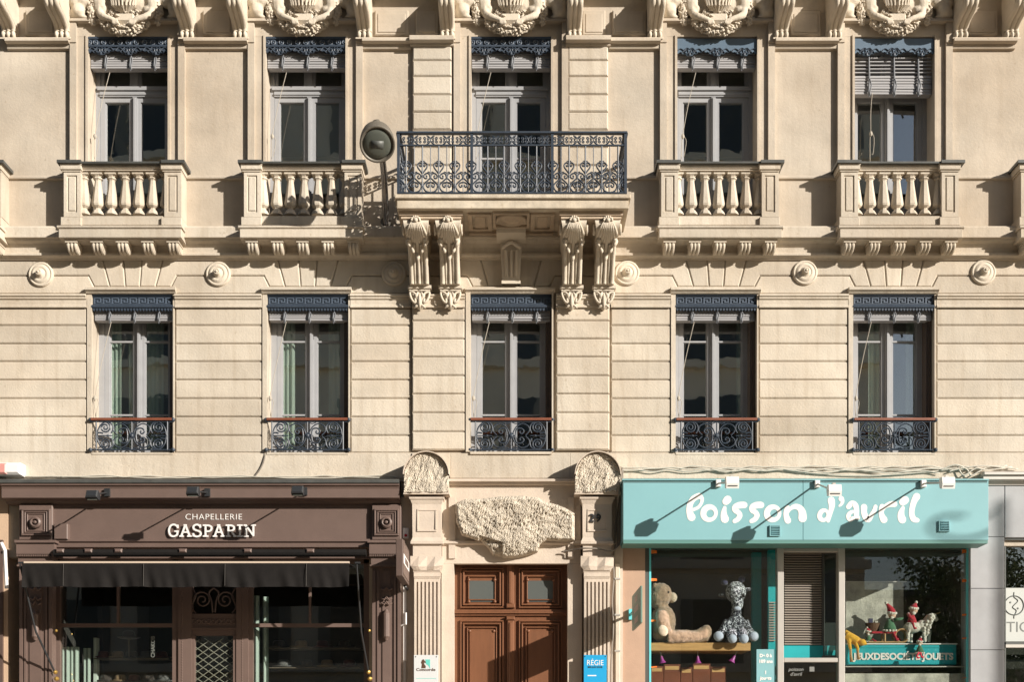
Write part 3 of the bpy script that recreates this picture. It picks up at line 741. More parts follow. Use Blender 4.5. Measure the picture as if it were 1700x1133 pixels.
# ---------------------------------------------------------------- windows
def pane(mb, x0, x1, z0, z1, y):
    return mb.box(x0, x1, y, y + .006, z0, z1)
def curtain(mb, x0, x1, z0, z1, y, amp=.02, per=.07):
    n = max(6, int((x1 - x0) / per * 6)); vs_ = []; fs = []
    ph = x0 * 37
    for k in range(n + 1):
        x = lerp(x0, x1, k / n); yy = y + amp * math.sin(x / per * 6.283 + ph) + amp * .5 * math.sin(x / per * 2.9 + ph)
        vs_ += [(x, yy, z0), (x, yy, z1)]
    for k in range(n): fs.append((2 * k, 2 * k + 2, 2 * k + 3, 2 * k + 1))
    return mb.add(vs_, fs)
FD = -.27                                      # the casements stand this far behind the wall face
def zr(py): return Z(py, FD)
def casement(par, Xc, hw, z0, z1, top_light=None, bars_z=(), tilt=(0, 0)):
    """double casement between z0 and z1; returns nothing"""
    yf = -FD
    fr = MB()
    def rail(mb, x0, x1, za, zb, y0, y1): mb.box(x0, x1, y0, y1, za, zb)
    def jamb(mb, x0, x1, za, zb, y0, y1): mb.box(x0, x1, y0, y1, za, zb)
    jamb(fr, Xc - hw, Xc - hw + .075, z0, z1, yf, yf + .12); jamb(fr, Xc + hw - .075, Xc + hw, z0, z1, yf, yf + .12)
    rail(fr, Xc - hw + .075, Xc + hw - .075, z1 - .05, z1, yf, yf + .12); rail(fr, Xc - hw + .075, Xc + hw - .075, z0, z0 + .05, yf, yf + .12)
    zt = z1 - .05
    if top_light:
        t0, t1 = top_light
        rail(fr, Xc - hw + .075, Xc + hw - .075, t0, t1, yf - .012, yf + .12); rail(fr, Xc - hw + .05, Xc + hw - .05, t1 - .035, t1 + .012, yf - .035, yf - .012); rail(fr, Xc - hw + .075, Xc + hw - .075, t0 + .02, t0 + .045, yf - .025, yf - .012)
        jamb(fr, Xc - .035, Xc + .035, t1, z1 - .05, yf + .005, yf + .1)
        for a, b in ((Xc - hw + .075, Xc - .035), (Xc + .035, Xc + hw - .075)):
            for p in ((a, a + .045, t1, z1 - .05), (b - .045, b, t1, z1 - .05), (a + .045, b - .045, t1 + .012, t1 + .05)): fr.box(p[0], p[1], yf + .03, yf + .08, p[2], p[3])
            pane(MB(), a + .02, b - .02, t1 + .02, z1 - .03, yf + .06).build('pane', M['glass'], par)
        zt = t0
    fr.build('frame', M['frame'], par)
    for s in (-1, 1):
        a, b = (Xc - hw + .078, Xc - .012) if s < 0 else (Xc + .012, Xc + hw - .078)
        sa = MB(); w_ = .062
        y0, y1 = yf + .012, yf + .075
        sa.box(a, a + w_, y0, y1, z0 + .052, zt - .003); sa.box(b - w_, b, y0, y1, z0 + .052, zt - .003)
        sa.box(a + w_, b - w_, y0, y1, zt - .003 - w_, zt - .003); sa.box(a + w_, b - w_, y0, y1, z0 + .052, z0 + .14)
        sa.box(a + w_, a + w_ + .014, y0 + .018, y1 - .01, z0 + .14, zt - w_ - .003); sa.box(b - w_ - .014, b - w_, y0 + .018, y1 - .01, z0 + .14, zt - w_ - .003)
        if s > 0: sa.box(Xc - .028, Xc + .03, y0 - .03, y0 - .001, z0 + .053, zt - .01); sa.box(Xc - .012, Xc + .012, y0 - .045, y0 - .03, z0 + .06, zt - .02)
        for zb in bars_z: sa.box(a + w_, b - w_, y0 + .01, y1 - .02, zb - .011, zb + .011)
        sa.build('casement', M['frame'], par)
        pn = pane(MB(), a + w_ - .01, b - w_ + .01, z0 + .12, zt - w_ + .01, 0)
        o = pn.build('pane', M['glass'], par)
        o.location.y = yf + .05 - wp(par).y; o.rotation_euler = (0, 0, R(tilt[0 if s < 0 else 1]))
def pullcord(mb, p, q, e):
    mb.tube(catmull([p, ((p[0] * .5 + q[0] * .5) - .01, (p[1] + q[1]) / 2, (p[2] + q[2]) / 2), q, (q[0] - .01, q[1], q[2] - .1), e], 3), .0045, 5)
    mb.tube(catmull([q, (q[0] + .045, q[1], q[2] - .08), (q[0] + .03, q[1] - .005, e[2] + .15), (q[0] + .012, q[1], q[2] - .3)], 3), .004, 5)
    mb.ell(q[0], q[1] - .01, q[2] - .03, .022, .018, .035, 7, 6)
def blind_stack(name, label, Xc, hw, y0, y1, d, lower=None, cord=None, seed=0):
    rr = random.Random(seed)
    t = thing(name, label, 'blind', (Xc, -d + .1, Z(y1, d)), 'slatted blinds in the window openings')
    z0, z1 = Z(y1, d), Z(y0, d); n = 7
    for k in range(n):
        za = lerp(z0, z1, k / n); zb = lerp(z0, z1, (k + .93) / n); j = rr.uniform(-.004, .004)
        sk = rr.uniform(-.004, .004)
        mb = MB(); y_ = -d + j
        mb.add([(Xc - hw, y_, za + sk), (Xc + hw, y_, za - sk), (Xc + hw, y_ + .10, za - sk), (Xc - hw, y_ + .10, za + sk), (Xc - hw, y_ + .008, zb + sk), (Xc + hw, y_ + .008, zb - sk), (Xc + hw, y_ + .10, zb - sk), (Xc - hw, y_ + .10, zb + sk)],
               [(0, 1, 5, 4), (1, 2, 6, 5), (2, 3, 7, 6), (3, 0, 4, 7), (4, 5, 6, 7), (3, 2, 1, 0)])
        mb.build('slat', M['blind'], t)
    if lower:                                   # slats hanging open below the head
        for py in lower:
            MB().box(Xc - hw, Xc + hw, -d, -d + .03, Z(py + .8, d), Z(py - .9, d)).build('slat', M['blind'], t)
    for u in (-.62, 0.02, .64):
        x = Xc + u * hw; mb = MB(); zt = z1 + (.36 if lower else (.01 if seed < 10 else .05))
        mb.tube([(x, -d - .012, zt), (x + .006, -d - .02, lerp(z0, z1, .6)), (x - .003, -d - .018, z0 + .02), (x + .004, -d - .012, z0 - .045)], [.012, .013, .016, .006], 6)
        mb.tube(catmull([(x + .01, -d - .03, lerp(z0, z1, .75)), (x + .03, -d - .03, lerp(z0, z1, .4)), (x + .012, -d - .028, z0 + .01), (x + .02, -d - .02, z0 - .03)], 3), .008, 5)
        mb.build('strap', M['strap'], t)
    if cord:
        mb = MB(); pullcord(mb, *cord); mb.build('pull_cord', M['cord'], t)
    return t
WHO = ['leftmost', 'second from left', 'middle', 'second from right', 'rightmost']
# scroll panel of the first floor window guards
def guard(c):
    Xc = X(c); d = .03; g = node('window_guard', house, (Xc, -d, Z(750, d)))
    P = lambda u, y: (Xc + u / S, -d, Z(y, d))
    m = MB(); m.box(Xc - .535, Xc + .535, -d - .03, -d + .025, Z(699, d), Z(695, d)); m.build('handrail', M['wood'], g)
    m = MB()
    for y in (700.5, 747.5): m.tube([P(-69, y), P(69, y)], .010, 6)
    for y in (697.5, 747.5):
        for s in (-1, 1): m.ell(*P(s * 68.5, y), .028, .028, .028, 10, 8)
    for s in (-1, 1): m.tube([P(s * 59, 700), P(s * 59, 748)], .011, 6)
    m.build('rail', M['iron'], g)
    o = MB()
    T = lambda pts, r=.0105: o.tube([P(u, y) for u, y in pts], r, 5)
    def sp(u, y, r0, r1, a0, t, n=16, rr=.0105): T([(u + lerp(r0, r1, k / n) * math.cos(a0 + t * 6.2832 * k / n), y - lerp(r0, r1, k / n) * math.sin(a0 + t * 6.2832 * k / n)) for k in range(n + 1)], rr)
    for s in (-1, 1):
        b = 0 if s > 0 else math.pi
        for v in (-1, 1):
            sp(s * 44, 724 + v * 13.5, 9.5, 1.5, (math.pi / 2 if v < 0 else -math.pi / 2), 1.9 * s * v * -1 * (-1) * -1, 20)
            T(catmull([(s * 58, 724), (s * 55, 724 + v * 5), (s * 48, 724 + v * 4)], 3))
            T(catmull([(s * 58, 724), (s * 54, 724 + v * 14), (s * 44, 724 + v * 23), (s * 34, 724 + v * 20), (s * 31, 724 + v * 12), (s * 34, 724 + v * 4)], 4))
            T(catmull([(s * 2, 724 + v * 2), (s * 8, 724 + v * 14), (s * 18, 724 + v * 20), (s * 28, 724 + v * 16), (s * 30, 724 + v * 8), (s * 24, 724 + v * 1)], 4), .009)
            T(catmull([(s * 7, 724), (s * 9, 724 + v * 11), (s * 17, 724 + v * 12), (s * 21, 724 + v * 7), (s * 17, 724 + v * 3), (s * 14, 724 + v * 6), (s * 16, 724 + v * 8)], 3))
            T(catmull([(0, 724 + v * 23), (s * 8, 724 + v * 20), (s * 14, 724 + v * 22)], 3), .007)
        T([(s * 58, 724), (s * 32, 724)], .007); o.ell(*P(s * 40, 724), .022, .014, .014, 8, 6)
    T([(0, 701), (0, 747)], .009); o.ell(*P(0, 724), .03, .025, .03, 10, 8)
    for k in range(8):
        a = k * math.pi / 4; o.ell(*P(4.5 * math.cos(a), 724 + 4.5 * math.sin(a)), .012, .012, .012, 6, 5)
    o.build('scrollwork', M['iron'], g, kind='stuff')
    return g
gp = guard(B1[0])
for c in B1[1:]: copytree(gp, house, (X(c) - X(B1[0]), 0, 0))
# greek key valance (first floor)
def valance1(Xc, par, tilt=0.0):
    d = -.02; m = MB(); hw = .535
    zz = lambda py: Z(py, d)
    m.box(Xc - hw, Xc + hw, .03, .06, zz(514), zz(487))
    m.box(Xc - hw, Xc + hw, -.005, .06, zz(492), zz(487.5)); m.box(Xc - hw, Xc + hw, .012, .06, zz(494), zz(492.2))
    m.px([(.06, zz(506)), (.02, zz(506)), (-.01, zz(508)), (-.02, zz(510.5)), (-.01, zz(512.5)), (.06, zz(513))], Xc - hw - .008, Xc + hw + .008)
    m.build('valance', M['val'], par)
    k_ = MB(); u = 1.65 / S * 1.0; n = 9; step = 2 * hw / n
    for k in range(n):
        x = Xc - hw + .012 + k * step; s = step / 7.2; z0 = zz(505.2); hgt = zz(494.8) - z0; t = hgt / 7
        def r(a, b, c_, e): k_.box(x + a * s, x + b * s, .018, .031, z0 + c_ * t, z0 + e * t)
        r(0, 1, 0, 7); r(1.001, 6, 6, 7); r(5, 6, 1.6, 5.999); r(2.4, 4.999, 1.6, 2.6); r(2.4, 3.4, 2.601, 4.4); r(1.001, 7.2, 0, .8)
    k_.build('greek_key', M['val3'], par)
    f = MB(); n = 26
    for k in range(n):
        x = Xc - hw + (k + .5) * 2 * hw / n; w_ = hw / n * .72
        f.prism([(x - w_, zz(512.6)), (x + w_, zz(512.6)), (x + w_, zz(515)), (x, zz(517.6)), (x - w_, zz(515))], .0, .02)
    f.build('fringe', M['val'], par)
M['val3'] = mat('slate_relief', (0.080, 0.105, 0.145), 0.45, var=0.1, vscale=9)
for i, c in enumerate(B1):
    Xc = X(c); par = node('window', house, (Xc, .3, Z(752)))
    z0, z1 = Z(757), Z(486); hw = .54
    tl = [(-.6, .5), (.4, -.7), (-.3, .6), (.5, -.4), (-1.0, 3.2)][i]
    casement(par, Xc, hw, z0, z1, None, (zr(567), zr(689)), tl)
    valance1(Xc, par)
    m = MB()                                                                         # folded shutter leaves against the right jamb
    for k in range(3): m.box(Xc + hw - .03 - .022 * k, Xc + hw - .012 - .022 * k, .09 + .01 * k, .262, z0 + .02, z1 - .1)
    m.build('folded_shutter', M['shutter'] if 'shutter' in M else M.setdefault('shutter', mat('brown_shutter', (0.10, 0.075, 0.06), 0.6)), par)
    cords = ((Xc - .29, .02, Z(534)), (Xc - .50, .01, Z(658)), (Xc - .49, .03, Z(698)))
    blind_stack('window_blind', f'grey slatted blind drawn up under the key-pattern valance, {WHO[i]} lower window', Xc, .52, 514, 532.5, -.055, None, cords, i)
    cur = MB()
    zc0, zc1 = z0 + .02, z1
    yb = .40
    if i == 0: curtain(cur, Xc - .44, Xc - .27, zc0, zc1, yb); curtain(cur, Xc - .20, Xc - .05, zc0, zc1 - .5, yb + .06); curtain(cur, Xc + .02, Xc + .30, zc0, zc1, yb)
    if i == 1: curtain(cur, Xc - .44, Xc - .24, zc0, zc1, yb); curtain(cur, Xc - .10, Xc + .06, zc0, zc1, yb + .2); curtain(cur, Xc + .22, Xc + .46, zc0, zc1, yb)
    if i == 2: curtain(cur, Xc - .50, Xc - .44, zc0, zc1, yb); curtain(cur, Xc + .40, Xc + .50, zc0, zc1, yb + .1)
    if i == 3: curtain(cur, Xc + .36, Xc + .50, zc0, zc1, yb + .1)
    if i == 4: curtain(cur, Xc - .22, Xc - .02, zc0, zc1, yb); curtain(cur, Xc + .3, Xc + .5, zc0, zc1, yb)
    if cur.v: cur.build('curtain', M['curtain'], par, True)
# scalloped valances (second floor)
def scallop(Xc, hw, ytop, ybase, amp, d, plain):
    zz = lambda py: Z(py, d); up = [(Xc - hw, zz(ytop)), (Xc + hw, zz(ytop))]
    pts = []; n = 72
    for k in range(n + 1):
        u = 1 - 2 * k / n                       # right to left
        ph = (u * 1.5 + .5) % 1.0; big = abs(ph - .5) * 2
        lobe = 1 - big
        sm = .22 * abs(math.sin(u * 3.1416 * 9))
        y = ybase + amp * (0.15 + lobe ** 1.2 * .85) - amp * .35 * (1 - lobe) * 0 + amp * sm
        if abs(u) > .90: y += amp * (abs(u) - .90) * 5
        pts.append((Xc + u * hw, zz(y)))
    return up + pts
def valance2(Xc, par, plain):
    d = .0; hw = .545; zz = lambda py: Z(py, d)
    m = MB()
    m.prism(scallop(Xc, hw, 62.5 if not plain else 64.5, 81 if not plain else 82.5, 9.5, d, plain), -.01, .01)
    if not plain:
        m.box(Xc - hw, Xc + hw, -.03, .01, zz(66), zz(62.8)); m.box(Xc - hw, Xc + hw, -.028, .01, zz(79), zz(76.5)); m.box(Xc - hw, Xc + hw, -.018, .01, zz(68), zz(66.2))
    m.build('valance', M['val2'] if plain else M['val'], par)
    r = MB()
    y0 = 72 if not plain else 0
    if not plain:
        for k in range(11):
            x = Xc - hw + .005 + k * 2 * (hw - .005) / 10; x = min(max(x, Xc - hw + .03), Xc + hw - .03)
            r.tube([(x + .030 * math.cos(a * .7854), -.02, zz(71.8) + .030 * math.sin(a * .7854)) for a in range(9)], .009, 5)
            r.ell(x, -.02, zz(71.8), .014, .014, .014, 8, 6)
    if not plain: r.build('rosettes', M['val3'], par, kind='stuff'); r = MB()
    for k in range(-1, 2):
        x = Xc + k * hw * .667; b = 84 if not plain else 86
        for s in (-1, 1):
            q_ = lambda u, y: (x + s * u / S, -.018, zz(y))
            r.tube(catmull([q_(21, b + 1), q_(16, b - 4), q_(11, b - 2), q_(6, b + 4), q_(2, b + 2), q_(3, b - 2), q_(7, b - 1), q_(6, b + 1)], 4), .009 if not plain else .006, 5)
            r.tube(catmull([q_(1, b - 4), q_(5, b - 5), q_(9, b - 1), q_(13, b + 3)], 3), .007, 5)
        r.ell(x, -.018, zz(b + 5), .018, .012, .03, 8, 6)
    r.build('valance_relief', M['val'], par)
for i, c in enumerate(B2):
    Xc = X(c); par = node('window', house, (Xc, .3, Z(375)))
    z0, z1 = Z(374), Z(62); hw = .548
    casement(par, Xc, hw, z0, z1, (zr(161), zr(147)), (zr(262),) if i == 2 else (), [(-.5, .7), (.6, -.4), (-.7, .3), (.4, -.6), (-1.2, 2.6)][i])
    valance2(Xc, par, i >= 3)
    m = MB(); m.box(Xc - hw, Xc + hw, .285, .36, Z(390), Z(330)) if i != 2 else m.box(Xc - hw, Xc + hw, .285, .36, Z(390), Z(320))
    m.build('lower_panel', M['frame'], par)
    cords = ((Xc - .27, .06, Z(116)), (Xc - .45, .02, Z(222)), (Xc - .47, .05, Z(268)))
    if i == 4: blind_stack('window_blind', 'grey slatted blind hanging halfway with open slats above its stack, rightmost upper window', Xc, .52, 125, 156, -.055, (96, 102, 108, 114, 120), ((Xc - .27, .06, Z(150)), (Xc - .29, .06, Z(215)), (Xc - .30, .06, Z(270))), 20)
    else: blind_stack('window_blind', f'grey slatted blind drawn up under the scalloped valance, {WHO[i]} upper window', Xc, .52, 86, 113, -.055, None, cords, 10 + i)

# ---------------------------------------------------------------- portal of the house
def rough_grid(mb, inside, x0, x1, y0, y1, dfun, n, dback):
    """height field over picture columns/rows x0..x1, y0..y1 (step n px) where inside(x, y)"""
    nx = int((x1 - x0) / n) + 1; ny = int((y1 - y0) / n) + 1; idx = {}; vs_ = []; fs = []
    for j in range(ny):
        for i in range(nx):
            x, y = x0 + i * n, y0 + j * n
            if inside(x, y):
                d = dfun(x, y); idx[i, j] = len(vs_); vs_.append((X(x, d), -d, Z(y, d)))
    ed = {}
    for j in range(ny - 1):
        for i in range(nx - 1):
            q = [idx.get(k) for k in ((i, j), (i, j + 1), (i + 1, j + 1), (i + 1, j))]
            if None not in q:
                fs.append(tuple(q))
                for a, b in zip(q, q[1:] + q[:1]):
                    if (b, a) in ed: del ed[b, a]
                    else: ed[a, b] = 1
    for a, b in ed:
        A, B = vs_[a], vs_[b]; k = len(vs_)
        vs_ += [(A[0], -dback, A[2]), (B[0], -dback, B[2])]; fs.append((b, a, k, k + 1))
    return mb.add(vs_, fs)
def nz(x, y, s, o=0.0): return noise.noise(Vector((x * s, y * s, o)))
pt = node('portal', house, (0, 0, 0))
m = MB()
m.pb(734, 964, 806, 936.5, .05, -.05); m.pb(733, 753.5, 936.7, 1452, .05, -.20); m.pb(942.5, 966, 936.7, 1452, .05, -.20)
m.pb(664, 690, 826, 1452, .02, -.05); m.pb(1008, 1034, 826, 1452, .02, -.05)
m.mould([(.14, 795.5), (.16, 797), (.16, 799.5), (.11, 802), (.11, 804), (.07, 806)], 743, 957)
m.pb(745, 756, 826, 928, .075, 0); m.pb(943, 953, 826, 928, .075, 0)
m.mould([(.07, 898), (.10, 900), (.10, 903), (.06, 906)], 734, 964)
m.build('door_surround', M['pstone'], pt)
for s, cx in ((-1, -1.117), (1, 1.117)):
    pxc = lambda d: VX + cx * S / (1 - d / D)
    d = .30; c = pxc(d)
    m = MB()
    fn = lambda x, y: d + .022 * nz(x, y * .7 + x * .5, .10, 3.1) + .012 * nz(x + y * .6, y * .5, .34, 7) + .012 * nz(x, y, .9, 2) - (.0 if s < 0 else .022) * max(0, nz(x, y, .33, 11) - .15)
    def ins(x, y, c=c): return y <= 817.8 and ((y > 789 and abs(x - c) <= 37.2) or (y <= 789 and math.hypot(x - c, y - 789) <= 36.5))
    rough_grid(m, ins, c - 37, c + 37.5, 752.5, 818, fn, 1.1, .0)
    m.build('rough_block', M['rough'], pt)
    m = MB(); m.box(cx - .30, cx + .30, -.285, 0, Z(825.5, .285) + .035, Z(818, .285) + .02)
    m.build('block_underside', M['pstone'], pt)
    m = MB(); n = 20; vs_ = []; fs = []
    for k in range(n + 1):
        a = math.pi * (k / n) ; r0, r1 = 37.0, 38.4
        for r in (r0, r1):
            for dd in (.355, 0): vs_.append((X(c + r * math.cos(a), .3), -dd, Z(789 - r * math.sin(a), .3)))
    for k in range(n):
        a, b = 4 * k, 4 * k + 4
        fs += [(a, a + 1, b + 1, b), (a + 2, b + 2, b + 3, a + 3), (a, b, b + 2, a + 2)]
    m.add(vs_, fs).build('stone_hood', M['pstone'], pt)
    # pilaster
    W = lambda rel, dd: cx + rel / S
    m = MB()
    def seg(r0, y0, d0, r1, y1, d1):
        v0 = [(cx - r0 / S, -d0, Z(y0, d0)), (cx + r0 / S, -d0, Z(y0, d0)), (cx + r0 / S, 0, Z(y0, d0)), (cx - r0 / S, 0, Z(y0, d0))]
        v1 = [(cx - r1 / S, -d1, Z(y1, d1)), (cx + r1 / S, -d1, Z(y1, d1)), (cx + r1 / S, 0, Z(y1, d1)), (cx - r1 / S, 0, Z(y1, d1))]
        m.add(v0 + v1, [(0, 1, 5, 4), (1, 2, 6, 5), (3, 0, 4, 7), (0, 3, 2, 1), (4, 5, 6, 7)])
    seg(29, 825.5, .24, 28, 829, .235); seg(27, 829, .225, 24, 838, .20); seg(24, 838, .20, 23.5, 893, .19); seg(23.5, 893, .19, 26, 899, .21); seg(26.5, 899, .22, 26.5, 903.5, .22); seg(24, 903.5, .20, 24, 906, .19)
    seg(23, 906, .18, 23, 924, .18)
    for x0, x1, y0, y1 in ((-16, -14, 848, 881), (14, 16, 848, 881), (-16, 16, 846, 848.5), (-16, 16, 880.5, 883)): m.box(cx + x0 / S, cx + x1 / S, -.207, -.1, Z(y1, .2), Z(y0, .2))
    m.build('upper_pilaster', M['pstone'], pt)
    m = MB()                                              # blocked-out capital: facets only
    y0, y1 = 924, 947.5; A = .25; rr = random.Random(5 + s)
    top = [(cx + u / S, -.215 - .02 * rr.random(), Z(y0, .22)) for u in (-27, -13, 1, 14, 27)]
    mid = [(cx + u / S, -(.205 if k % 2 == 0 else .24), Z(940 + rr.uniform(-1.5, 2), .22)) for k, u in enumerate((-27, -14, 0, 12, 27))]
    bot = [(cx + u / S, -.20 - .01 * rr.random(), Z(y1, .2)) for u in (-22, -11, 0, 11, 22)]
    vs_ = top + mid + bot + [(cx - 27 / S, 0, Z(y0, .2)), (cx + 27 / S, 0, Z(y0, .2)), (cx - 22 / S, 0, Z(y1, .2)), (cx + 22 / S, 0, Z(y1, .2))]
    fs = []
    for r_ in (0, 5):
        for k in range(4): fs += [(r_ + k, r_ + 5 + k, r_ + k + 1), (r_ + k + 1, r_ + 5 + k, r_ + 6 + k)]
    fs += [(0, 15, 17, 10, 5), (4, 9, 14, 18, 16), (15, 0, 1, 2, 3, 4, 16), (17, 18, 14, 13, 12, 11, 10)]
    m.add(vs_, fs).build('rough_capital', M['pstone'], pt)
    m = MB(); seg(23, 947.5, .19, 22.5, 950, .19); seg(21.5, 950, .18, 21.5, 958, .18); seg(22, 958, .175, 21, 960.5, .17)
    xs = []; w0 = 21 / S; seg(21, 960.5, .16, 21, 967, .16)
    for k in range(7):
        a = cx - w0 + k * (2 * w0) / 6.55; m.box(a, a + w0 * .175, -.16, -.10, Z(1452, .16), Z(967, .16))
    m.box(cx - w0, cx + w0, -.115, 0, 0, Z(967, .16))
    m.build('fluted_shaft', M['pstone'], pt)
# uncarved block over the door
OUT = [(755, 836), (772, 829), (800, 828), (830, 824.5), (866, 823.5), (893, 826), (905, 833), (925, 838), (940, 844), (955, 853), (955, 899), (930, 899.5), (908, 898), (897, 905), (893, 917), (876, 923), (856, 928), (836, 929), (818, 925), (811, 913), (800, 901), (784, 895), (766, 889), (757, 868)]
def inp(x, y, P=OUT):
    r = False; j = len(P) - 1
    for i in range(len(P)):
        if (P[i][1] > y) != (P[j][1] > y) and x < (P[j][0] - P[i][0]) * (y - P[i][1]) / (P[j][1] - P[i][1]) + P[i][0]: r = not r
        j = i
    return r
def dist(x, y, P=OUT):
    b = 1e9
    for i in range(len(P)):
        ax, ay = P[i - 1]; bx_, by = P[i]; dx, dy = bx_ - ax, by - ay
        t = max(0, min(1, ((x - ax) * dx + (y - ay) * dy) / (dx * dx + dy * dy))); b = min(b, math.hypot(x - ax - t * dx, y - ay - t * dy))
    return b
def dep(x, y):
    e = min(1, dist(x, y) / 5); base = .13 + .10 * math.sqrt(e)
    u = x * .8 + y * .5; v_ = y * .8 - x * .5
    g_ = nz(u * 1.5, v_ * .45, .42, 9.0); base += -.06 * max(0, g_ - .04) * (.35 + 1.3 * max(0, nz(x, y, .05, 21) + .35)) + .012 * nz(x, y, 1.2, 4) + .03 * nz(x, y, .035, 2) + .012 * nz(u * .5, v_, .15, 1.0)
    base -= .10 * max(0, (y - 905) / 24) ** 2
    base += .03 * max(0, 1 - math.hypot((x - 845) / 55, (y - 885) / 40))
    if 795 < x < 835 and y > 889 - (x - 795) * -.3: base -= .05
    return base
m = MB(); rough_grid(m, inp, 754, 956, 823, 930, dep, 1.0, .05); m.build('uncarved_block', M['rough'], pt)

# ---------------------------------------------------------------- street door (a part of the house)
dr = node('door', house, (0, .17, 0)); dY = -.16
def dbox(mb, x0, x1, y0, y1, d1, d0, ch=.0): mb.cb(X(x0, d1), X(x1, d1), -d1, -d0, Z(y1, d1), Z(y0, d1), ch) if ch else mb.pb(x0, x1, y0, y1, d1, d0)
m = MB(); dbox(m, 752, 944, 934, 1452, dY, dY - .05); m.build('leaf', M['door'], dr)
m = MB(); dbox(m, 753, 943, 1013, 1016, dY + .05, dY); dbox(m, 753, 943, 1016.2, 1019, dY + .065, dY); dbox(m, 753, 943, 1019.2, 1023, dY + .035, dY); m.build('transom', M['door'], dr)
def panel(x0, x1, y0, y1, nest):
    m = MB(); d = dY
    for k, (t, h) in enumerate(nest):
        a, b, c_, e = x0 + t, x1 - t, y0 + t, y1 - t; w_ = 2.6 if k < len(nest) - 1 else 2.0
        for q in ((a, b, c_, c_ + w_), (a, b, e - w_, e), (a, a + w_, c_ + w_, e - w_), (b - w_, b, c_ + w_, e - w_)):
            m.cb(X(q[0], d), X(q[1], d), -(d + h), -d, Z(q[3], d), Z(q[2], d), .006)
    m.build('panel_moulding', M['door'], dr)
for a, b in ((764, 836), (861, 933)):
    panel(a, b, 944, 1011, ((0, .035), (4.5, .05), (13, .03)))
    m = MB(); dbox(m, a + 15, b - 15, 965, 1000, dY + .012, dY); m.build('pane', M['dimglass'], dr)
    for x, y in ((a + 14.5, 964), (b - 14.5, 964), (a + 14.5, 1000), (b - 14.5, 1000), (a + 16, 1049), (b - 16, 1049)): MB().ell(X(x, dY), -dY - .02, Z(y, dY), .022, .02, .022, 10, 8).build('stud', M['door'], dr, True)
    panel(a, b, 1031, 1300, ((0, .035), (4.5, .05), (11, .028)))
    mm = MB(); dbox(mm, a + 15, b - 15, 1048, 1284, dY + .02, dY, .008); mm.build('panel', M['door'], dr)
    m = None
m = MB(); dbox(m, 842, 853, 936, 1008, dY + .05, dY, .012); dbox(m, 844.5, 850.5, 938, 1003, dY + .065, dY + .05, .01); dbox(m, 840.5, 854.5, 1003, 1010, dY + .07, dY, .01)
dbox(m, 842, 853, 1030, 1452, dY + .05, dY, .012); dbox(m, 845, 850.5, 1034, 1452, dY + .065, dY + .05, .01); dbox(m, 840.5, 854.5, 1024, 1030, dY + .07, dY, .01)
m.build('meeting_stile', M['door'], dr)

# ---------------------------------------------------------------- hat shop front
hs = thing('hat_shop_front', 'taupe painted wooden hat shop front with cornice, pilasters and dark windows', 'shop front', (X(340), .1, 0))
m = MB(); m.mould([(.28, 796), (.31, 797), (.31, 802), (.29, 803.5)], 12, 666); m.build('flashing', M['zinc'], hs)
m = MB(); m.mould([(.29, 803.7), (.29, 806), (.265, 808), (.255, 811), (.25, 812), (.25, 827), (.23, 828.5), (.13, 832), (.10, 837)], 16, 666, -.05); m.build('cornice', M['brown'], hs)
m = MB(); m.pb(84, 617, 836, 897, .06, -.05); m.build('sign_panel', M['brown'], hs)
m = MB(); m.mould([(.09, 895.5), (.115, 897), (.115, 899.5), (.085, 902), (.085, 905), (.12, 906.5), (.12, 909), (.08, 911)], 86, 616, -.05); m.pb(86, 616, 911, 928, .03, -.05); m.build('sign_moulding', M['brown'], hs)
for a, b in ((31, 87), (617, 666)):
    c = (a + b) / 2
    pl = node('pilaster', hs, (X(c), 0, 0))
    m = MB(); m.pcb(a, b, 838, 897, .12, -.05, .01); m.build('corner_block', M['brown'], pl)
    m = MB()
    for t, d, w_ in ((4, .15, 3), (9, .14, 2), (13, .135, 2)):
        if b - a - 2 * t < 14: continue
        p, q, r, s = a + t, b - t, 842 + t * .8, 893 - t * .8
        for z in ((p, q, r, r + w_), (p, q, s - w_, s), (p, p + w_, r + w_, s - w_), (q - w_, q, r + w_, s - w_)): m.pcb(*z, d, .11, .005)
    m.lathey([(.075, .11), (.075, .17), (.055, .185), (.042, .18), (.04, .14), (.025, .14), (.02, .18), (.01, .185)], X(c, .15), Z(868, .15), 20)
    m.build('rosette_moulding', M['brown'], pl)
    m = MB(); m.pb(a - 7, b + 5, 897.3, 901.5, .22, -.05); m.pb(a - 4, b + 3, 901.7, 920.5, .19, -.05)
    n = int((b - a + 6) / 3)
    for k in range(n): m.pb(a - 3.5 + k * 3, a - 1.6 + k * 3, 920.7, 924.5, .18, .05)
    m.pb(a - 1, b, 924.7, 938, .14, -.05); m.pb(a - 3, b + 1, 938.2, 941, .155, -.05)
    m.build('capital', M['brown'], pl)
    m = MB(); m.pb(a + 1, b - 1, 941.2, 1452, .10, -.05)
    for p, q, d in ((a + 1, a + 6, .13), (b - 6, b - 1, .13), (a + 9, a + 12, .12), (b - 12, b - 9, .12), (a + 18, b - 18, .115)): m.pb(p, q, 948, 1452, d, .09)
    m.build('shaft', M['brown'], pl)
    m = MB(); x = X(c, .14)
    m.lathe([(.02, Z(1064, .15)), (.03, Z(1061, .15)), (.048, Z(1058, .15)), (.048, Z(1020, .15)), (.03, Z(1016, .15)), (.02, Z(1013, .15))], x, -.15, 12)
    for y in (978, 994, 1002): m.tube([(x - .07, -.125, Z(y, .12)), (x - .03, -.14, Z(y + 3, .12)), (x, -.145, Z(y - 2, .12)), (x + .03, -.14, Z(y + 3, .12)), (x + .07, -.125, Z(y, .12))], .014, 6)
    m.build('carved_ornament', M['brown'], pl)
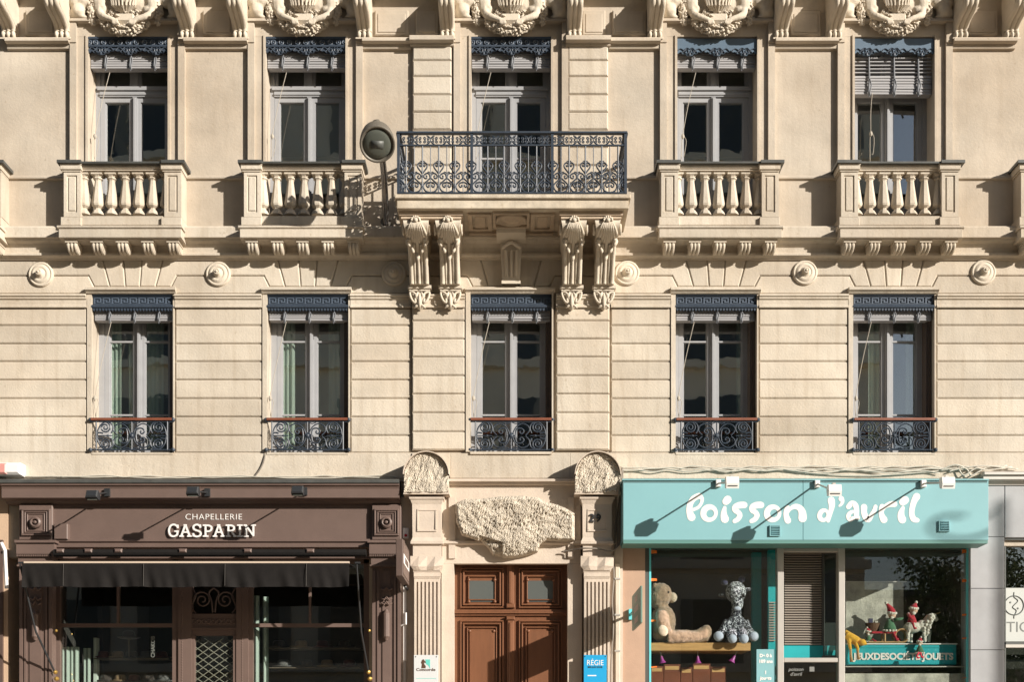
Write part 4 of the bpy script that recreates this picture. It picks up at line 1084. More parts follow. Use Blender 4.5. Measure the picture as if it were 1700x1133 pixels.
# lettering
text('CHAPELLERIE', 9.6 / S, (X(354.5, .07), -.064, Z(863.4, .07)), M['white'], hs, 'lettering', -.0012, .008, spacing=1.12, sx=1.04)
def slab_letters(s, x0, x1, y0, y1, dface, dback, par, m_):
    G = {'G': ([[(9, 7.6), (7.4, 9.4), (5, 10), (2.2, 8.6), (1, 5), (2.2, 1.4), (5, 0.1), (8, 1.2), (8.6, 2.6), (8.6, 4.4)]], [(6, 9.8, 3.8, 5), (8.2, 9.6, 6.9, 9.8)], 10.4),
         'A': ([[(1.8, .6), (5.2, 9.4)], [(5.6, 9.4), (9.2, .6)]], [(0, 3.8, -.3, .9), (7, 11, -.3, .9), (3, 8, 3, 4.2), (3.9, 6.6, 8.9, 10.1)], 11),
         'S': ([[(8, 8), (6.4, 9.6), (4.4, 9.9), (2.2, 9), (1.6, 7.4), (2.8, 5.8), (5, 5), (7.4, 4.2), (8.4, 2.4), (7.4, .7), (4.8, 0), (2.4, .7), (1.4, 2.2)]], [(7.2, 8.5, 7.2, 10), (1, 2.3, 0, 2.8)], 9.6),
         'P': ([[(3, .6), (3, 9.4)], [(3, 9.2), (6, 9.2), (8.2, 8.2), (8.4, 6.6), (7.6, 5), (5.6, 4.3), (3, 4.3)]], [(.6, 5.6, -.3, .9), (.6, 3, 8.7, 10)], 9.6),
         'R': ([[(3, .6), (3, 9.4)], [(3, 9.2), (6, 9.2), (8, 8.2), (8.2, 6.9), (7.4, 5.4), (5.6, 4.8), (3, 4.8)], [(5.8, 4.6), (7.4, 2), (9, .6)]], [(.6, 5.2, -.3, .9), (.6, 3, 8.7, 10), (7.6, 10.4, -.3, .9)], 10.6),
         'I': ([[(2.8, .6), (2.8, 9.4)]], [(.4, 5.2, -.3, .9), (.4, 5.2, 8.8, 10)], 5.8),
         'N': ([[(2.6, .6), (2.6, 9.2)], [(2.6, 9.2), (9.2, .8)], [(9.2, .8), (9.2, 9.4)]], [(.4, 4.8, -.3, .9), (.4, 3, 8.8, 10), (7, 11.4, 8.8, 10)], 11.6)}
    W = sum(G[c][2] for c in s) ; k = (x1 - x0) / W; h = (y1 - y0) / 10; x = x0; lz = 0
    for c in s:
        st, bx, w_ = G[c]; mb = MB()
        e = 0
        for t in st:
            pts = [(x + a * k, y0 + b * h, .72 * h) for a, b in t]
            mb.ribbon(pts, dface - e, dback, False, 3 if len(pts) > 2 else 1, 4); e += .0006
        for a, b, p, q in bx: mb.box(x + a * k, x + b * k, dface - e, dback, y0 + p * h, y0 + q * h); e += .0006
        mb.build('letter', m_, par)
        x += w_ * k
d = .10
slab_letters('GASPARIN', X(278.5, d), X(425, d), Z(891.5, d), Z(871.5, d), -d, -d + .012, hs, M['white'])
# window joinery
dW = -.10
fr = MB()
def wb(x0, x1, y0, y1, d1=dW, d0=dW - .08, mb=None): (mb or fr).pb(x0, x1, y0, y1, d1, d0)
for a, b in ((86, 100), (286, 296), (412, 420), (604, 620)): wb(a, b, 925, 1452)
wb(100, 286, 1036, 1042); wb(420, 604, 1036, 1042); wb(86, 620, 925, 936)
wb(193.5, 197, 936, 1036); wb(512.5, 516, 936, 1036)
wb(100, 286, 1240, 1452); wb(420, 604, 1240, 1452)
fr.build('window_frame', M['brown'], hs)
for a, b, y0, y1 in ((100, 193.5, 936, 1036), (197, 286, 936, 1036), (100, 286, 1042, 1240), (420, 512.5, 936, 1036), (516, 604, 936, 1036), (420, 604, 1042, 1240)):
    MB().pb(a, b, y0, y1, dW - .03, dW - .036).build('pane', M['shopglass'], hs)
dd = node('door', hs, (X(354), .15, 0))
m = MB(); wb(296, 318, 936, 1452, dW + .03, dW - .08, m); wb(392, 412, 936, 1452, dW + .03, dW - .08, m); wb(318, 392, 1020, 1056, dW + .0, dW - .08, m); wb(318, 392, 1043, 1046, dW + .03, dW, m)
wb(318, 323, 1056, 1452, dW + .015, dW - .06, m); wb(387, 392, 1056, 1452, dW + .015, dW - .06, m)
for x in (302, 402):
    for k in range(60): m.ell(X(x, dW + .03), -dW - .03, Z(945 + k * 4.2, dW), .012, .008, .012, 6, 4)
for k in range(9): m.tube([(X(322 + 8.2 * k + 3.4 * math.cos(a * .785), dW), -dW - .008, Z(1033 + 3.4 * math.sin(a * .785), dW)) for a in range(9)], .008, 5)
m.build('frame', M['brown'], dd)
m = MB(); T = lambda pts, r=.012: m.tube([(X(x, dW - .02), -dW + .02, Z(y, dW - .02)) for x, y in pts], r, 5)
for s in (-1, 1):
    T([(355 + s * (19 + lerp(15, 3, k / 24) * math.cos(k / 24 * 11)), 997 - lerp(15, 3, k / 24) * math.sin(k / 24 * 11)) for k in range(25)])
    T(catmull([(355, 977), (355 + s * 8, 985), (355 + s * 4, 998), (355 + s * 2, 1018)], 4)); T(catmull([(355 + s * 36, 977), (355 + s * 30, 990), (355 + s * 37, 1008), (355 + s * 30, 1019)], 4))
m.build('transom_grille', M['brown2'], dd)
m = MB()                                                   # expanding lattice behind the glass of the door
for i in range(-12, 12):
    for s in (-1, 1):
        pts = []
        for k in range(9):
            t = k / 8; x = lerp(323, 387, t); y = 1160 + i * 12.6 + s * (t - .5) * 45
            if 1060 < y < 1240: pts.append((X(x, dW - .06), -dW + .06 + .006 * s, Z(y, dW - .06)))
        if len(pts) > 1: m.tube(pts, .0055, 4)
m.build('lattice', M['lattice'] if 'lattice' in M else M.setdefault('lattice', mat('lattice_metal', (0.35, 0.34, 0.28), .5)), dd)
MB().pb(323, 387, 1056, 1452, dW - .03, dW - .036).build('pane', M['shopglass'], dd)
# the shop room
M['dimcurtain'] = mat('shaded_curtain', (.38, .46, .42), .9)  # pale curtain colour dimmed, standing in for the shop's shade
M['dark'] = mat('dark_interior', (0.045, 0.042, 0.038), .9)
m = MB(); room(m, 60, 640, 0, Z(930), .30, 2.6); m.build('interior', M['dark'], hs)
for a, b, yy in ((101, 132, .30), (138, 150, .5), (421, 431, .30), (436, 446, .42)):
    m = MB(); curtain(m, X(a, -yy), X(b, -yy), .4, Z(1072) if a < 200 else Z(985), yy, .015, .06); m.build('curtain', M['dimcurtain'], hs, True)  # left curtains cut short, their top standing in for the awning's shadow edge
for a, b, y, yy in ((162, 285, 1095, .9), (162, 285, 1134, .9), (450, 600, 1078, .9), (450, 600, 1110, .9)):
    MB().box(X(a, -yy), X(b, -yy), yy - .15, yy + .2, Z(y + 1.5, -yy), Z(y, -yy)).build('shelf', M['shelfdark'] if 'shelfdark' in M else M.setdefault('shelfdark', mat('dark_shelf', (.16, .13, .10), .6)), hs)
MB().box(X(156, -.8), X(161, -.8), .78, .9, .3, Z(1060, -.8)).build('upright', M['curtain'], hs)
M['felt'] = mat('dark_felt', (.045, .035, .03), .95, sheen=.3, var=.2, vscale=8); M['felt2'] = mat('maroon_felt', (.12, .03, .025), .95, sheen=.3); M['felt3'] = mat('tan_felt', (.30, .20, .11), .95, sheen=.2); M['felt4'] = mat('grey_felt', (.13, .13, .13), .95, sheen=.2)
def hat(x, y, yy, r, m_, label, stand=False):
    t = thing('hat', label, 'hat', (X(x, -yy), yy, Z(y, -yy)), 'hats in the shop windows'); h = r * .75; z = Z(y, -yy); cx = X(x, -yy)
    MB().lathe([(r * .62, z + .005), (r * .62, z + h * .5), (r * .58, z + h * .85), (r * .42, z + h), (r * .2, z + h * .93), (.004, z + h * .9)], cx, yy, 16).build('crown', m_, t, True)
    MB().lathe([(r * .6, z + .004), (r * .85, z - .004), (r * 1.1, z + .012), (r * 1.12, z + .02), (r * .85, z + .006), (r * .6, z + .016)], cx, yy, 20).build('brim', m_, t, True)
    MB().lathe([(r * .635, z + .012), (r * .635, z + h * .25), (r * .61, z + h * .25)], cx, yy, 16).build('ribbon', M['black'], t, True)
    if stand: MB().lathe([(.06, z - .30), (.05, z - .28), (.012, z - .26), (.012, z - .02), (.05, z)], cx, yy, 10).build('stand', M['shelfdark'], t)
ORD = ['first', 'second', 'third', 'fourth', 'fifth']
hat(214, 1061, .75, .14, M['felt'], 'black hat high on a stand behind the left hat shop window', True)
for i, (x, k, wd) in enumerate(((172, 'felt2', 'maroon'), (196, 'felt3', 'tan'), (219, 'felt', 'black'), (243, 'felt4', 'grey'), (268, 'felt2', 'maroon'))):
    hat(x, 1094, .9, .13, M[k], f'{wd} hat, {ORD[i]} from left on the upper shelf of the left hat window')
    hat(x + 4, 1133, .9, .13, M[['felt', 'felt3', 'felt2', 'felt', 'felt4'][i]], f'dim hat, {ORD[i]} from left on the lower shelf of the left hat window')
for i, (x, k, wd) in enumerate(((463, 'felt', 'black'), (500, 'felt3', 'tan'), (535, 'felt2', 'maroon'), (572, 'felt', 'black'))):
    hat(x, 1077, .9, .14, M[k], f'{wd} hat, {ORD[i]} from left on the upper shelf of the right hat window')
    hat(x + 8, 1109, .9, .14, M[['felt4', 'felt', 'felt3', 'felt2'][i]], f'dim hat, {ORD[i]} from left on the lower shelf of the right hat window')
text('CHAKOB', 6 / S, (X(257, -.14), .131, Z(1075, -.14)), M['greyprint'] if 'greyprint' in M else M.setdefault('greyprint', mat('grey_print', (.20, .205, .195), .6)), hs, 'window_print', .002, .001, rot90=True)
# awning
M['seam'] = mat('seam_thread', (.05, .045, .04), .8)
aw = thing('awning', 'black cloth awning with hanging valance over the hat shop windows', 'awning', (X(330), -.3, Z(976, .9)))
dA = .90
m = MB(); m.box(X(40, dA), X(580, dA), -dA - .012, -dA + .03, Z(936, dA), Z(933, dA)); m.build('front_bar', M['bar'] if 'bar' in M else M.setdefault('bar', mat('sunlit_bar', (.55, .45, .36), .5)), aw)  # light colour stands in for sun caught along the bar's top
n = 260; vs_ = []; fs = []; x0, x1 = X(37, dA), X(580, dA)
seams = [37, 106, 239, 374, 509, 580]
for k in range(n + 1):
    u = lerp(37, 580, k / n); x = lerp(x0, x1, k / n); s = 0
    for q in seams: s += .022 * math.exp(-((u - q) / 5) ** 2)
    f = .012 * math.sin(u * .155 + 2.2 * math.sin(u * .031) + 1.3 * math.sin(u * .0113)) + .007 * math.sin(u * .29 + 2 + 2 * math.sin(u * .023))
    for j in range(7):
        t = j / 6; u_ = u - 9 * t; f = .013 * math.sin(u_ * .155 + 2.2 * math.sin(u_ * .031) + 1.3 * math.sin(u_ * .0113)) + .007 * math.sin(u_ * .29 + 2 + 2 * math.sin(u_ * .023)); fold = (f * (t ** 1.3) + s * (.4 + .6 * t) * -.6) + .006 * math.sin(u * .09 + t * 3) * t
        vs_.append((x, -dA - .004 + fold, Z(lerp(935.8, 975.5 + .6 * math.sin(u * .05), t), dA)))
for k in range(n):
    for j in range(6): a = k * 7 + j; fs.append((a, a + 7, a + 8, a + 1))
MB().add(vs_, fs).build('valance', M['awn'], aw, True)
m = MB()
for q in seams[1:5]: m.tube([(X(q, dA), -dA - .016, Z(937, dA)), (X(q, dA), -dA - .026, Z(956, dA)), (X(q, dA), -dA - .028, Z(974, dA))], .004, 4)
m.build('seams', M['seam'], aw, kind='stuff')
m = MB(); p0 = (-.22, Z(934.5, dA) + .05); p1 = (-dA + .01, Z(934.5, dA))
m.px([p0, p1, (p1[0], p1[1] - .01), (p0[0], p0[1] - .01)], x0 + .02, x1 - .02); m.build('cloth', M['awn'], aw)
m = MB(); m.tube([(X(90, .2), -.20, Z(919, .2)), (X(608, .2), -.20, Z(919, .2))], .05, 10); m.build('roller', M['awn'], aw)
for x in (98, 145, 195, 302, 410, 514):
    m = MB(); m.pcb(x - 6, x + 7, 911.5, 918, .27, .1, .015); m.build('bracket', M['brown'], aw)
for xa, xb in ((33, 92), (592, 612)):
    m = MB(); m.tube([(X(xa, dA), -dA + .01, Z(938, dA)), (X((xa + xb) / 2 - 2, .5), -.52, Z(1050, .5)), (X(xb, .12), -.13, Z(1118, .12))], .013, 6)
    m.box(X(xa - 3, dA), X(xa + 18 if xa < 100 else xa + 6, dA), -dA, -dA + .03, Z(936.5, dA), Z(933.5, dA))
    m.build('arm', M['black'], aw)
    m = MB(); m.ell(X(xb, .14), -.14, Z(1117, .14), .03, .03, .03, 8, 6); m.ell(X(xb + 2, .14), -.14, Z(1128, .14), .035, .03, .03, 8, 6); m.ell(X(xb + 1, .14), -.13, Z(1048, .14), .02, .02, .02, 8, 6); m.build('hinge', M['brass'], aw)
# hat shop spotlights
def spot_black(bx, by, hx, hy, label):
    t = thing('spotlight', label, 'spotlight', (X(bx, .25), -.25, Z(by, .25)), 'black spotlights over the hat shop sign')
    dh = .86; p = Vector((X(bx, .25), -.25, Z(by, .25))); h = Vector((X(hx, dh), -dh, Z(hy, dh)))
    m = MB(); m.box(p.x - .035, p.x + .035, -.29, -.25, p.z - .05, p.z + .05); m.build('base', M['black'], t)
    m = MB(); m.tube([p + Vector((0, -.02, 0)), h], .011, 6); m.build('arm', M['black'], t)
    m = MB(); rot = Matrix.Rotation(R(-25), 3, 'X')
    q = MB().cb(-.075, .075, -.035, .035, -.055, .055, .015)
    m.add([rot @ Vector(v) + h for v in q.v], q.f)
    for k in range(5): m.box(h.x - .07, h.x + .07, h.y + .03 + .014 * k, h.y + .037 + .014 * k, h.z - .05, h.z + .03)
    m.build('head', M['black'], t)
    MB().box(h.x - .06, h.x + .06, h.y - .01, h.y + .03, h.z - .066, h.z - .058).build('lens', M['lens'], t)
for a in ((179, 819, 153, 822, 'leftmost black spotlight on the hat shop cornice'), (345, 819, 320, 816, 'black spotlight on the cornice above the hat shop name'), (506, 817, 494, 815, 'rightmost black spotlight on the hat shop cornice')): spot_black(*a)
# projecting hat shop sign
bs = thing('projecting_sign', 'dark box sign projecting beside the fluted pilaster at the hat shop', 'sign', (-1.39, -.6, 3.8))
MB().cb(-1.432, -1.347, -1.15, -.22, 3.80, 4.26, .006).build('box', M['brown2'], bs)
MB().box(-1.3469, -1.342, -1.10, -.28, 3.84, 4.22).build('face', M['brown'], bs)
MB().box(-1.3419, -1.339, -1.08, -.30, 3.97, 4.09).build('name_band', M['white'], bs)
text('GASPARIN', .07, (-1.337, -.69, 3.995), M['brown'], bs, 'lettering', .003, .004, rotz=R(90))
m = MB(); m.tube([(-1.39, -.30, 3.78), (-1.39, 0, 3.78)], .018, 6); m.tube([(-1.39, -.30, 3.80), (-1.39, -.30, 3.77)], .018, 6); m.build('bracket', M['black'], bs)
al = thing('alarm_box', 'small white alarm box with red lamp beside the hat shop pilaster', 'alarm', (X(673), -.05, Z(894)))
MB().cb(X(668.5, .08), X(678.5, .08), -.08, -.02, Z(894, .08), Z(877, .08), .008).build('case', M['white'], al)
MB().ell(X(673.5, .09), -.085, Z(889.5, .09), .02, .012, .02, 10, 8).build('lamp', M['red'] if 'red' in M else M.setdefault('red', mat('red', (.45, .02, .03), .5)), al)
sb = thing('siren_box', 'white and pink siren box above the left neighbour, cut by the picture edge', 'alarm', (X(10), -.1, Z(789)))
MB().cb(X(-16, .2), X(33, .2), -.2, -.01, Z(788, .2), Z(768, .2), .03).build('case', M['white'], sb)
MB().cb(X(-20, .21), X(10, .21), -.21, -.05, Z(787, .21), Z(769, .21), .02).build('lens', mat('pink_lens', (.65, .30, .27), .3), sb)
# box on the sign panel
MB().pcb(89, 112, 870, 896, .15, .05, .01).build('panel_box', M['brown'], hs)
# left neighbour
nb = thing('neighbouring_house', 'beige rendered neighbouring house at the left picture edge', 'building', (X(-100), .2, 0))
m = MB(); m.pb(XL, 13, 802, 1452, -.02, -.4); m.build('wall', M['ochre'], nb)
m = MB(); m.mould([(.06, 795), (.12, 797), (.12, 802), (.05, 805)], XL, 14); m.build('flashing', M['zinc'], nb)
m = MB(); m.pb(XL, 4, 897, 1452, .02, -.02); m.build('shop_front', M['brown2'], nb)
m = MB(); m.tube([(X(2, .3), -.3, Z(902, .3)), (X(8, .3), -.3, Z(915, .3)), (X(11, .2), -.2, Z(978, .2))], .025, 6); m.build('awning_arm', M['white'], nb)

# ---------------------------------------------------------------- toy shop front
ts = thing('toy_shop_front', 'pale teal toy shop front with box fascia and wide display windows', 'shop front', (X(1335), .1, 0))
dS = .47
for a, b in ((1034.5, 1332.7), (1333.2, 1641)): MB().pcb(a, b, 798, 897.5, dS, -.04, .004).build('fascia_panel', M['teal'], ts)
m = MB(); m.pb(1033, 1642, 795.6, 797.8, dS + .02, -.02); m.build('fascia_cap', M['teal'], ts)
m = MB(); m.pb(1036, 1639, 800.5, 801.6, dS + .004, dS - .01); m.build('cap_shadow_strip', M['dark'], ts)  # dark strip laid on the face as the shadow line under the cap
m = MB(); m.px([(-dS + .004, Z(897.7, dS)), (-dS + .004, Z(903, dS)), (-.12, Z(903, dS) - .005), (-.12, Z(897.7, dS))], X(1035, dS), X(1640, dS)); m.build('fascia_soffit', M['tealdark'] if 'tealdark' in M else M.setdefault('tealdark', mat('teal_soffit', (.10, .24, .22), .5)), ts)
# hand drawn shop name
k_ = 440 / 1700
def LP(pts): return [(X(1120 + x * k_, dS), Z(790 + y * k_, dS), r * 1.05 * k_ / S * (1 - dS / D)) for x, y, r in pts]
def ring(cx, cy, rx, ry, r0, r1, ph, tilt=0.0, n=10):
    out = []
    for k in range(n):
        a = 6.2832 * k / n; x, y = rx * math.cos(a), ry * math.sin(a)
        out.append((cx + x * math.cos(tilt) - y * math.sin(tilt), cy + x * math.sin(tilt) + y * math.cos(tilt), lerp(r0, r1, .5 + .5 * math.cos(a - ph))))
    return out
LET = [
    ([[(150, 133, 18), (120, 150, 18), (100, 182, 18), (94, 220, 19), (100, 250, 22), (108, 268, 25)], [(156, 132, 19), (175, 150, 12), (170, 180, 10), (150, 206, 10), (120, 220, 10)]], []),
    ([], [ring(224, 244, 40, 42, 11, 19, 3.1, .5)]),
    ([[(321, 208, 11), (316, 232, 16), (316, 258, 21), (322, 280, 25)], [(328, 168, 22), (340, 155, 24)]], []),
    ([[(446, 190, 20), (415, 192, 20), (388, 204, 18), (386, 224, 15), (408, 238, 16), (418, 258, 16), (404, 282, 15), (384, 294, 13)]], []),
    ([[(554, 190, 20), (523, 192, 20), (498, 204, 18), (496, 224, 15), (518, 238, 16), (528, 258, 16), (514, 282, 15), (492, 294, 13)]], []),
    ([], [ring(632, 244, 40, 42, 11, 19, 2.6, .5)]),
    ([[(724, 205, 13), (714, 230, 14), (716, 262, 17), (726, 290, 20)], [(724, 240, 8), (742, 214, 11), (772, 200, 16), (802, 210, 19), (818, 238, 23), (820, 275, 26)]], []),
    ([[(1004, 160, 22), (1008, 192, 19), (1002, 225, 15), (992, 262, 13), (984, 292, 11)]], [ring(956, 256, 26, 32, 9, 15, 2.8, .35)]),
    ([[(1068, 150, 17), (1076, 166, 12), (1070, 184, 9), (1056, 196, 6)]], []),
    ([[(1114, 202, 15), (1136, 180, 17), (1158, 190, 17), (1166, 220, 16), (1166, 255, 16), (1176, 274, 12)], [(1160, 232, 9), (1132, 236, 11), (1114, 258, 14), (1126, 282, 15), (1156, 270, 10)]], []),
    ([[(1214, 204, 20), (1214, 236, 18), (1224, 266, 19), (1242, 284, 18), (1262, 256, 14), (1280, 226, 13), (1288, 200, 12)]], []),
    ([[(1330, 200, 16), (1324, 232, 15), (1330, 262, 18), (1342, 284, 22)], [(1332, 226, 9), (1350, 200, 12), (1380, 186, 17), (1408, 184, 19)]], []),
    ([[(1464, 208, 11), (1454, 236, 18), (1452, 262, 22), (1460, 284, 24)], [(1462, 172, 22), (1478, 158, 24)]], []),
    ([[(1552, 136, 22), (1536, 165, 19), (1524, 205, 17), (1520, 245, 17), (1532, 280, 18), (1556, 288, 14)]], [])]
for st, rg_ in LET:
    mb = MB(); e = .003
    for t in st: mb.ribbon(LP(t), -dS - e, -dS + .001); e += .0007
    for t in rg_: mb.ribbon(LP(t), -dS - e, -dS + .001, True); e += .0007
    mb.build('letter', M['white'], ts)
for x, y, in ((1287, 881.5), (1568, 874)):
    v = node('vent', ts, (X(x, dS), -dS, Z(y, dS)))
    m = MB(); w_ = 9
    for z in ((x - w_, x + w_, y - 9, y - 7.6), (x - w_, x + w_, y + 7.6, y + 9), (x - w_, x - w_ + 1.6, y - 7.6, y + 7.6), (x + w_ - 1.6, x + w_, y - 7.6, y + 7.6)): m.pb(*z, dS + .025, dS)
    m.pb(x - 7, x + 7, y - 7, y + 7, dS + .003, dS); m.build('frame', M['teal'], v)
    for k in range(5):
        z = Z(y - 5.6 + k * 2.8, dS); MB().px([(-dS - .004, z + .012), (-dS - .028, z), (-dS - .028, z - .004), (-dS - .004, z + .006)], X(x - 7.3, dS), X(x + 7.3, dS)).build('slat', M['teal'], v)
# walls beside the glazing
m = MB(); m.pb(1030, 1071, 905, 1452, -.02, -.40); m.build('side_wall', M['pink'], ts)
m = MB(); m.pb(1068, 1613, 905, 910.5, -.04, -.2); m.pb(1069.5, 1077.5, 910.5, 1452, -.04, -.16); m.build('head_frame', M['greydark'] if 'greydark' in M else M.setdefault('greydark', mat('dark_frame', (.085, .09, .085), .5)), ts)
m = MB()
for a, b in ((1290.5, 1301.5), (1392, 1403)): m.pcb(a, b, 910.6, 1452, -.04, -.16, .008)
m.pcb(1301.7, 1391.8, 1093, 1100.5, -.05, -.15, .006); m.pcb(1301.7, 1391.8, 911, 917, -.06, -.15, .004)
m.pb(1404, 1606, 1107, 1108.6, -.16, -.25)
m.build('window_frame', M['alu'], ts)
for a, b in ((1077.8, 1081), (1606, 1609)):
    MB().pb(a, b, 908, 1452, -.035, -.09).build('edge_strip', M['tealedge'], ts)
for a, b, y0, y1 in ((1081, 1290, 910.6, 1452), (1403.2, 1605.8, 910.6, 1452)):
    MB().pb(a, b, y0, y1, -.085, -.093).build('pane', M['shopglass'], ts)
for x, ys in ((1081.5, (917, 963.5, 1031.7, 1109)), (1602.5, (916, 965, 1022, 1061, 1127))):
    for k, y in enumerate(ys):
        m = MB(); s = .06 * (k - 1.5); c = X(x + (4 if x < 1300 else 0), -.07); z = Z(y, -.07); a = .042; b = .017
        m.prism([(c - a, z - b + s * .1), (c + a, z - b + .008 + s * .1), (c + a * .9, z + b), (c - a, z + b - s * .1)], .066, .069); m.build('tape', M['orange'], ts)
# door bay
dl = node('door', ts, (X(1347), .2, 0))
for k in range(38):
    y = 919 + k * 4.05; m = MB(); m.px([(.30, Z(y, -.3)), (.27, Z(y + 2.1, -.3)), (.275, Z(y + 2.9, -.3)), (.305, Z(y + .8, -.3))], X(1302, -.3), X(1363, -.3)); m.build('louvre', M['louvre'] if 'louvre' in M else M.setdefault('louvre', mat('taupe_louvre', (.34, .30, .26), .5)), dl)
MB().box(X(1300, -.34), X(1364, -.34), .335, .35, Z(1074, -.34), Z(912, -.34)).build('backing', M['dark'], dl)
MB().box(X(1300, -.3), X(1394, -.3), .29, .32, Z(1096, -.3), Z(1073, -.3)).build('teal_panel', M['teal2'], dl)
m = MB(); x0 = X(1364, -.3); x1 = X(1391, -.16)
for (xa, ya, xb, yb) in ((x0, .30, x0 + .03, .285), (x1 - .03, .165, x1, .15)):
    m.add([(xa, ya, Z(1093, -.2)), (xb, yb, Z(1093, -.2)), (xb, yb, Z(917, -.2)), (xa, ya, Z(917, -.2)), (xa + .02, ya + .04, Z(1093, -.2)), (xb + .02, yb + .04, Z(1093, -.2)), (xb + .02, yb + .04, Z(917, -.2)), (xa + .02, ya + .04, Z(917, -.2))], [(0, 1, 2, 3), (1, 5, 6, 2), (4, 0, 3, 7), (5, 4, 7, 6), (3, 2, 6, 7), (0, 4, 5, 1)])
for y0, y1 in ((917, 920), (1089, 1093)): m.add([(x0, .29, Z(y1, -.2)), (x1, .155, Z(y1, -.2)), (x1, .155, Z(y0, -.2)), (x0, .29, Z(y0, -.2)), (x0 + .01, .32, Z(y1, -.2)), (x1 + .01, .185, Z(y1, -.2)), (x1 + .01, .185, Z(y0, -.2)), (x0 + .01, .32, Z(y0, -.2))], [(0, 1, 2, 3), (1, 5, 6, 2), (4, 0, 3, 7), (5, 4, 7, 6), (3, 2, 6, 7), (0, 4, 5, 1)])
m.build('ajar_leaf', M['greydark'], dl)
MB().add([(x0 + .02, .295, Z(1089, -.2)), (x1 - .02, .175, Z(1089, -.2)), (x1 - .02, .175, Z(920, -.2)), (x0 + .02, .295, Z(920, -.2))], [(0, 1, 2, 3)]).build('leaf_pane', M['shopglass'], dl)
MB().pb(1301.7, 1391.8, 1100.5, 1452, -.10, -.106).build('lower_pane', M['shopglass'], dl)
text('poisson\nd\'avril', 5.6 / S, (X(1321, -.11), .098, Z(1115, -.11)), M['greyprint'], dl, 'window_print', .001, .001, shear=.2)
MB().pb(1344, 1352, 1108, 1116, -.09, -.1).build('sticker', M['greyprint'], dl)
# room of the toy shop
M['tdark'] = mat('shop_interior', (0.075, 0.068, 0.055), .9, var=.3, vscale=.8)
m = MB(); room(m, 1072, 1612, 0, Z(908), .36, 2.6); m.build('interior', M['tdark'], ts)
m = MB(); m.box(X(1249, -.5), X(1264, -.5), .5, .6, .2, Z(912, -.5)); m.box(X(1276, -.3), X(1290, -.3), .32, .40, .2, Z(912, -.3)); m.build('teal_column', M['teal2'], ts)
m = MB()
for k in range(16): m.box(X(1277, -.28), X(1288, -.28), .296, .31, Z(1000 + k * 4.2 + 2, -.28), Z(1000 + k * 4.2, -.28))
m.build('louvre_reflection', M['louvre'], ts, kind='stuff')  # slats built to stand in for the louvre's reflection in the glass
sh = tag(MB().box(X(1070, -.11), X(1246, -.11), .11, .75, Z(1081.5, -.15), Z(1068.5, -.15)).build('display_shelf', M['shelf']), 'pine shelf board carrying the plush bear in the left toy shop window', 'shelf')
for i, (x, r) in enumerate(((1096, 12), (1158, 2), (1224, -28))):
    t = thing('spot_lamp', ['leftmost purple lamp hanging under the pine shelf', 'middle purple lamp hanging under the pine shelf', 'tilted purple lamp at the right end under the pine shelf'][i], 'lamp', (X(x, -.22), .22, Z(1082, -.22)), 'purple lamps under the shelf')
    rot = Matrix.Rotation(R(-r), 3, 'Y'); o = Vector((X(x, -.22), .22, Z(1082, -.22)))
    q = MB().lathe([(.006, 0), (.006, -.09)], 0, 0, 6); MB().add([rot @ Vector(v) + o for v in q.v], q.f).build('stem', M['alu'], t)
    q = MB().lathe([(.014, -.07), (.02, -.10), (.028, -.13), (.048, -.165), (.04, -.166)], 0, 0, 12); MB().add([rot @ Vector(v) + o for v in q.v], q.f).build('shade', M['purple'] if 'purple' in M else M.setdefault('purple', mat('purple', (.36, .05, .30), .4)), t)
rr = random.Random(4); x = 1080
M['crate'] = mat('terracotta_card', (.17, .045, .018), .7, var=.2, vscale=3)
for k in range(5):
    w_ = (22, 28, 20, 30, 26)[k]; h = (1107, 1104, 1109, 1103, 1108)[k]
    t = thing('toy_carton', ['terracotta carton at the left end below the pine shelf', 'second terracotta carton from the left below the shelf', 'low third terracotta carton below the pine shelf', 'tall fourth terracotta carton below the pine shelf', 'terracotta carton at the right end below the shelf'][k], 'box', (X(x + w_ / 2, -.4), .5, 2.0), 'cartons below the shelf')
    MB().cb(X(x, -.35), X(x + w_ - .6, -.35), .35, .75, 2.0, Z(h, -.35), .006).build('carton', M['crate'], t)
    MB().box(X(x + 2, -.35), X(x + w_ - 3, -.35), .347, .3495, Z(h + 9, -.35), Z(h + 3, -.35)).build('label_strip', M['shelf'], t); x += w_
MB().box(X(1080, -.35), X(1246, -.35), .30, .8, 1.7, 1.995).build('low_counter', M['tdark'], ts)
# plush bear
M['fur'] = mat('beige_plush', (.40, .275, .185), .95, var=.25, vscale=14, bump=.9, bscale=90, sheen=.5); M['fur2'] = mat('cream_plush', (.66, .55, .42), .95, var=.12, vscale=12, bump=.7, bscale=90, sheen=.4)
be = thing('plush_bear', 'big beige plush bear sitting sideways on the pine shelf behind glass', 'plush toy', (X(1110, -.4), .4, Z(1068, -.4)))
dB = -.26
def eb(mb, x, y, dd, rx, ry, rz, rot=0): mb.ell(X(x, dB + dd), -(dB + dd), Z(y, dB + dd), rx / S, ry, rz / S, 14, 10, Matrix.Rotation(R(rot), 3, 'Y'))
def tb(mb, pts, r): mb.tube([(X(x, dB + dd), -(dB + dd), Z(y, dB + dd)) for x, y, dd in pts], [q / S for q in r], 10)
m = MB(); eb(m, 1100, 1036, 0, 22, .20, 31, 8); eb(m, 1097, 989, 0, 19, .16, 21); eb(m, 1091, 994, .0, 16, .15, 18); eb(m, 1088, 974, .06, 6, .03, 6)
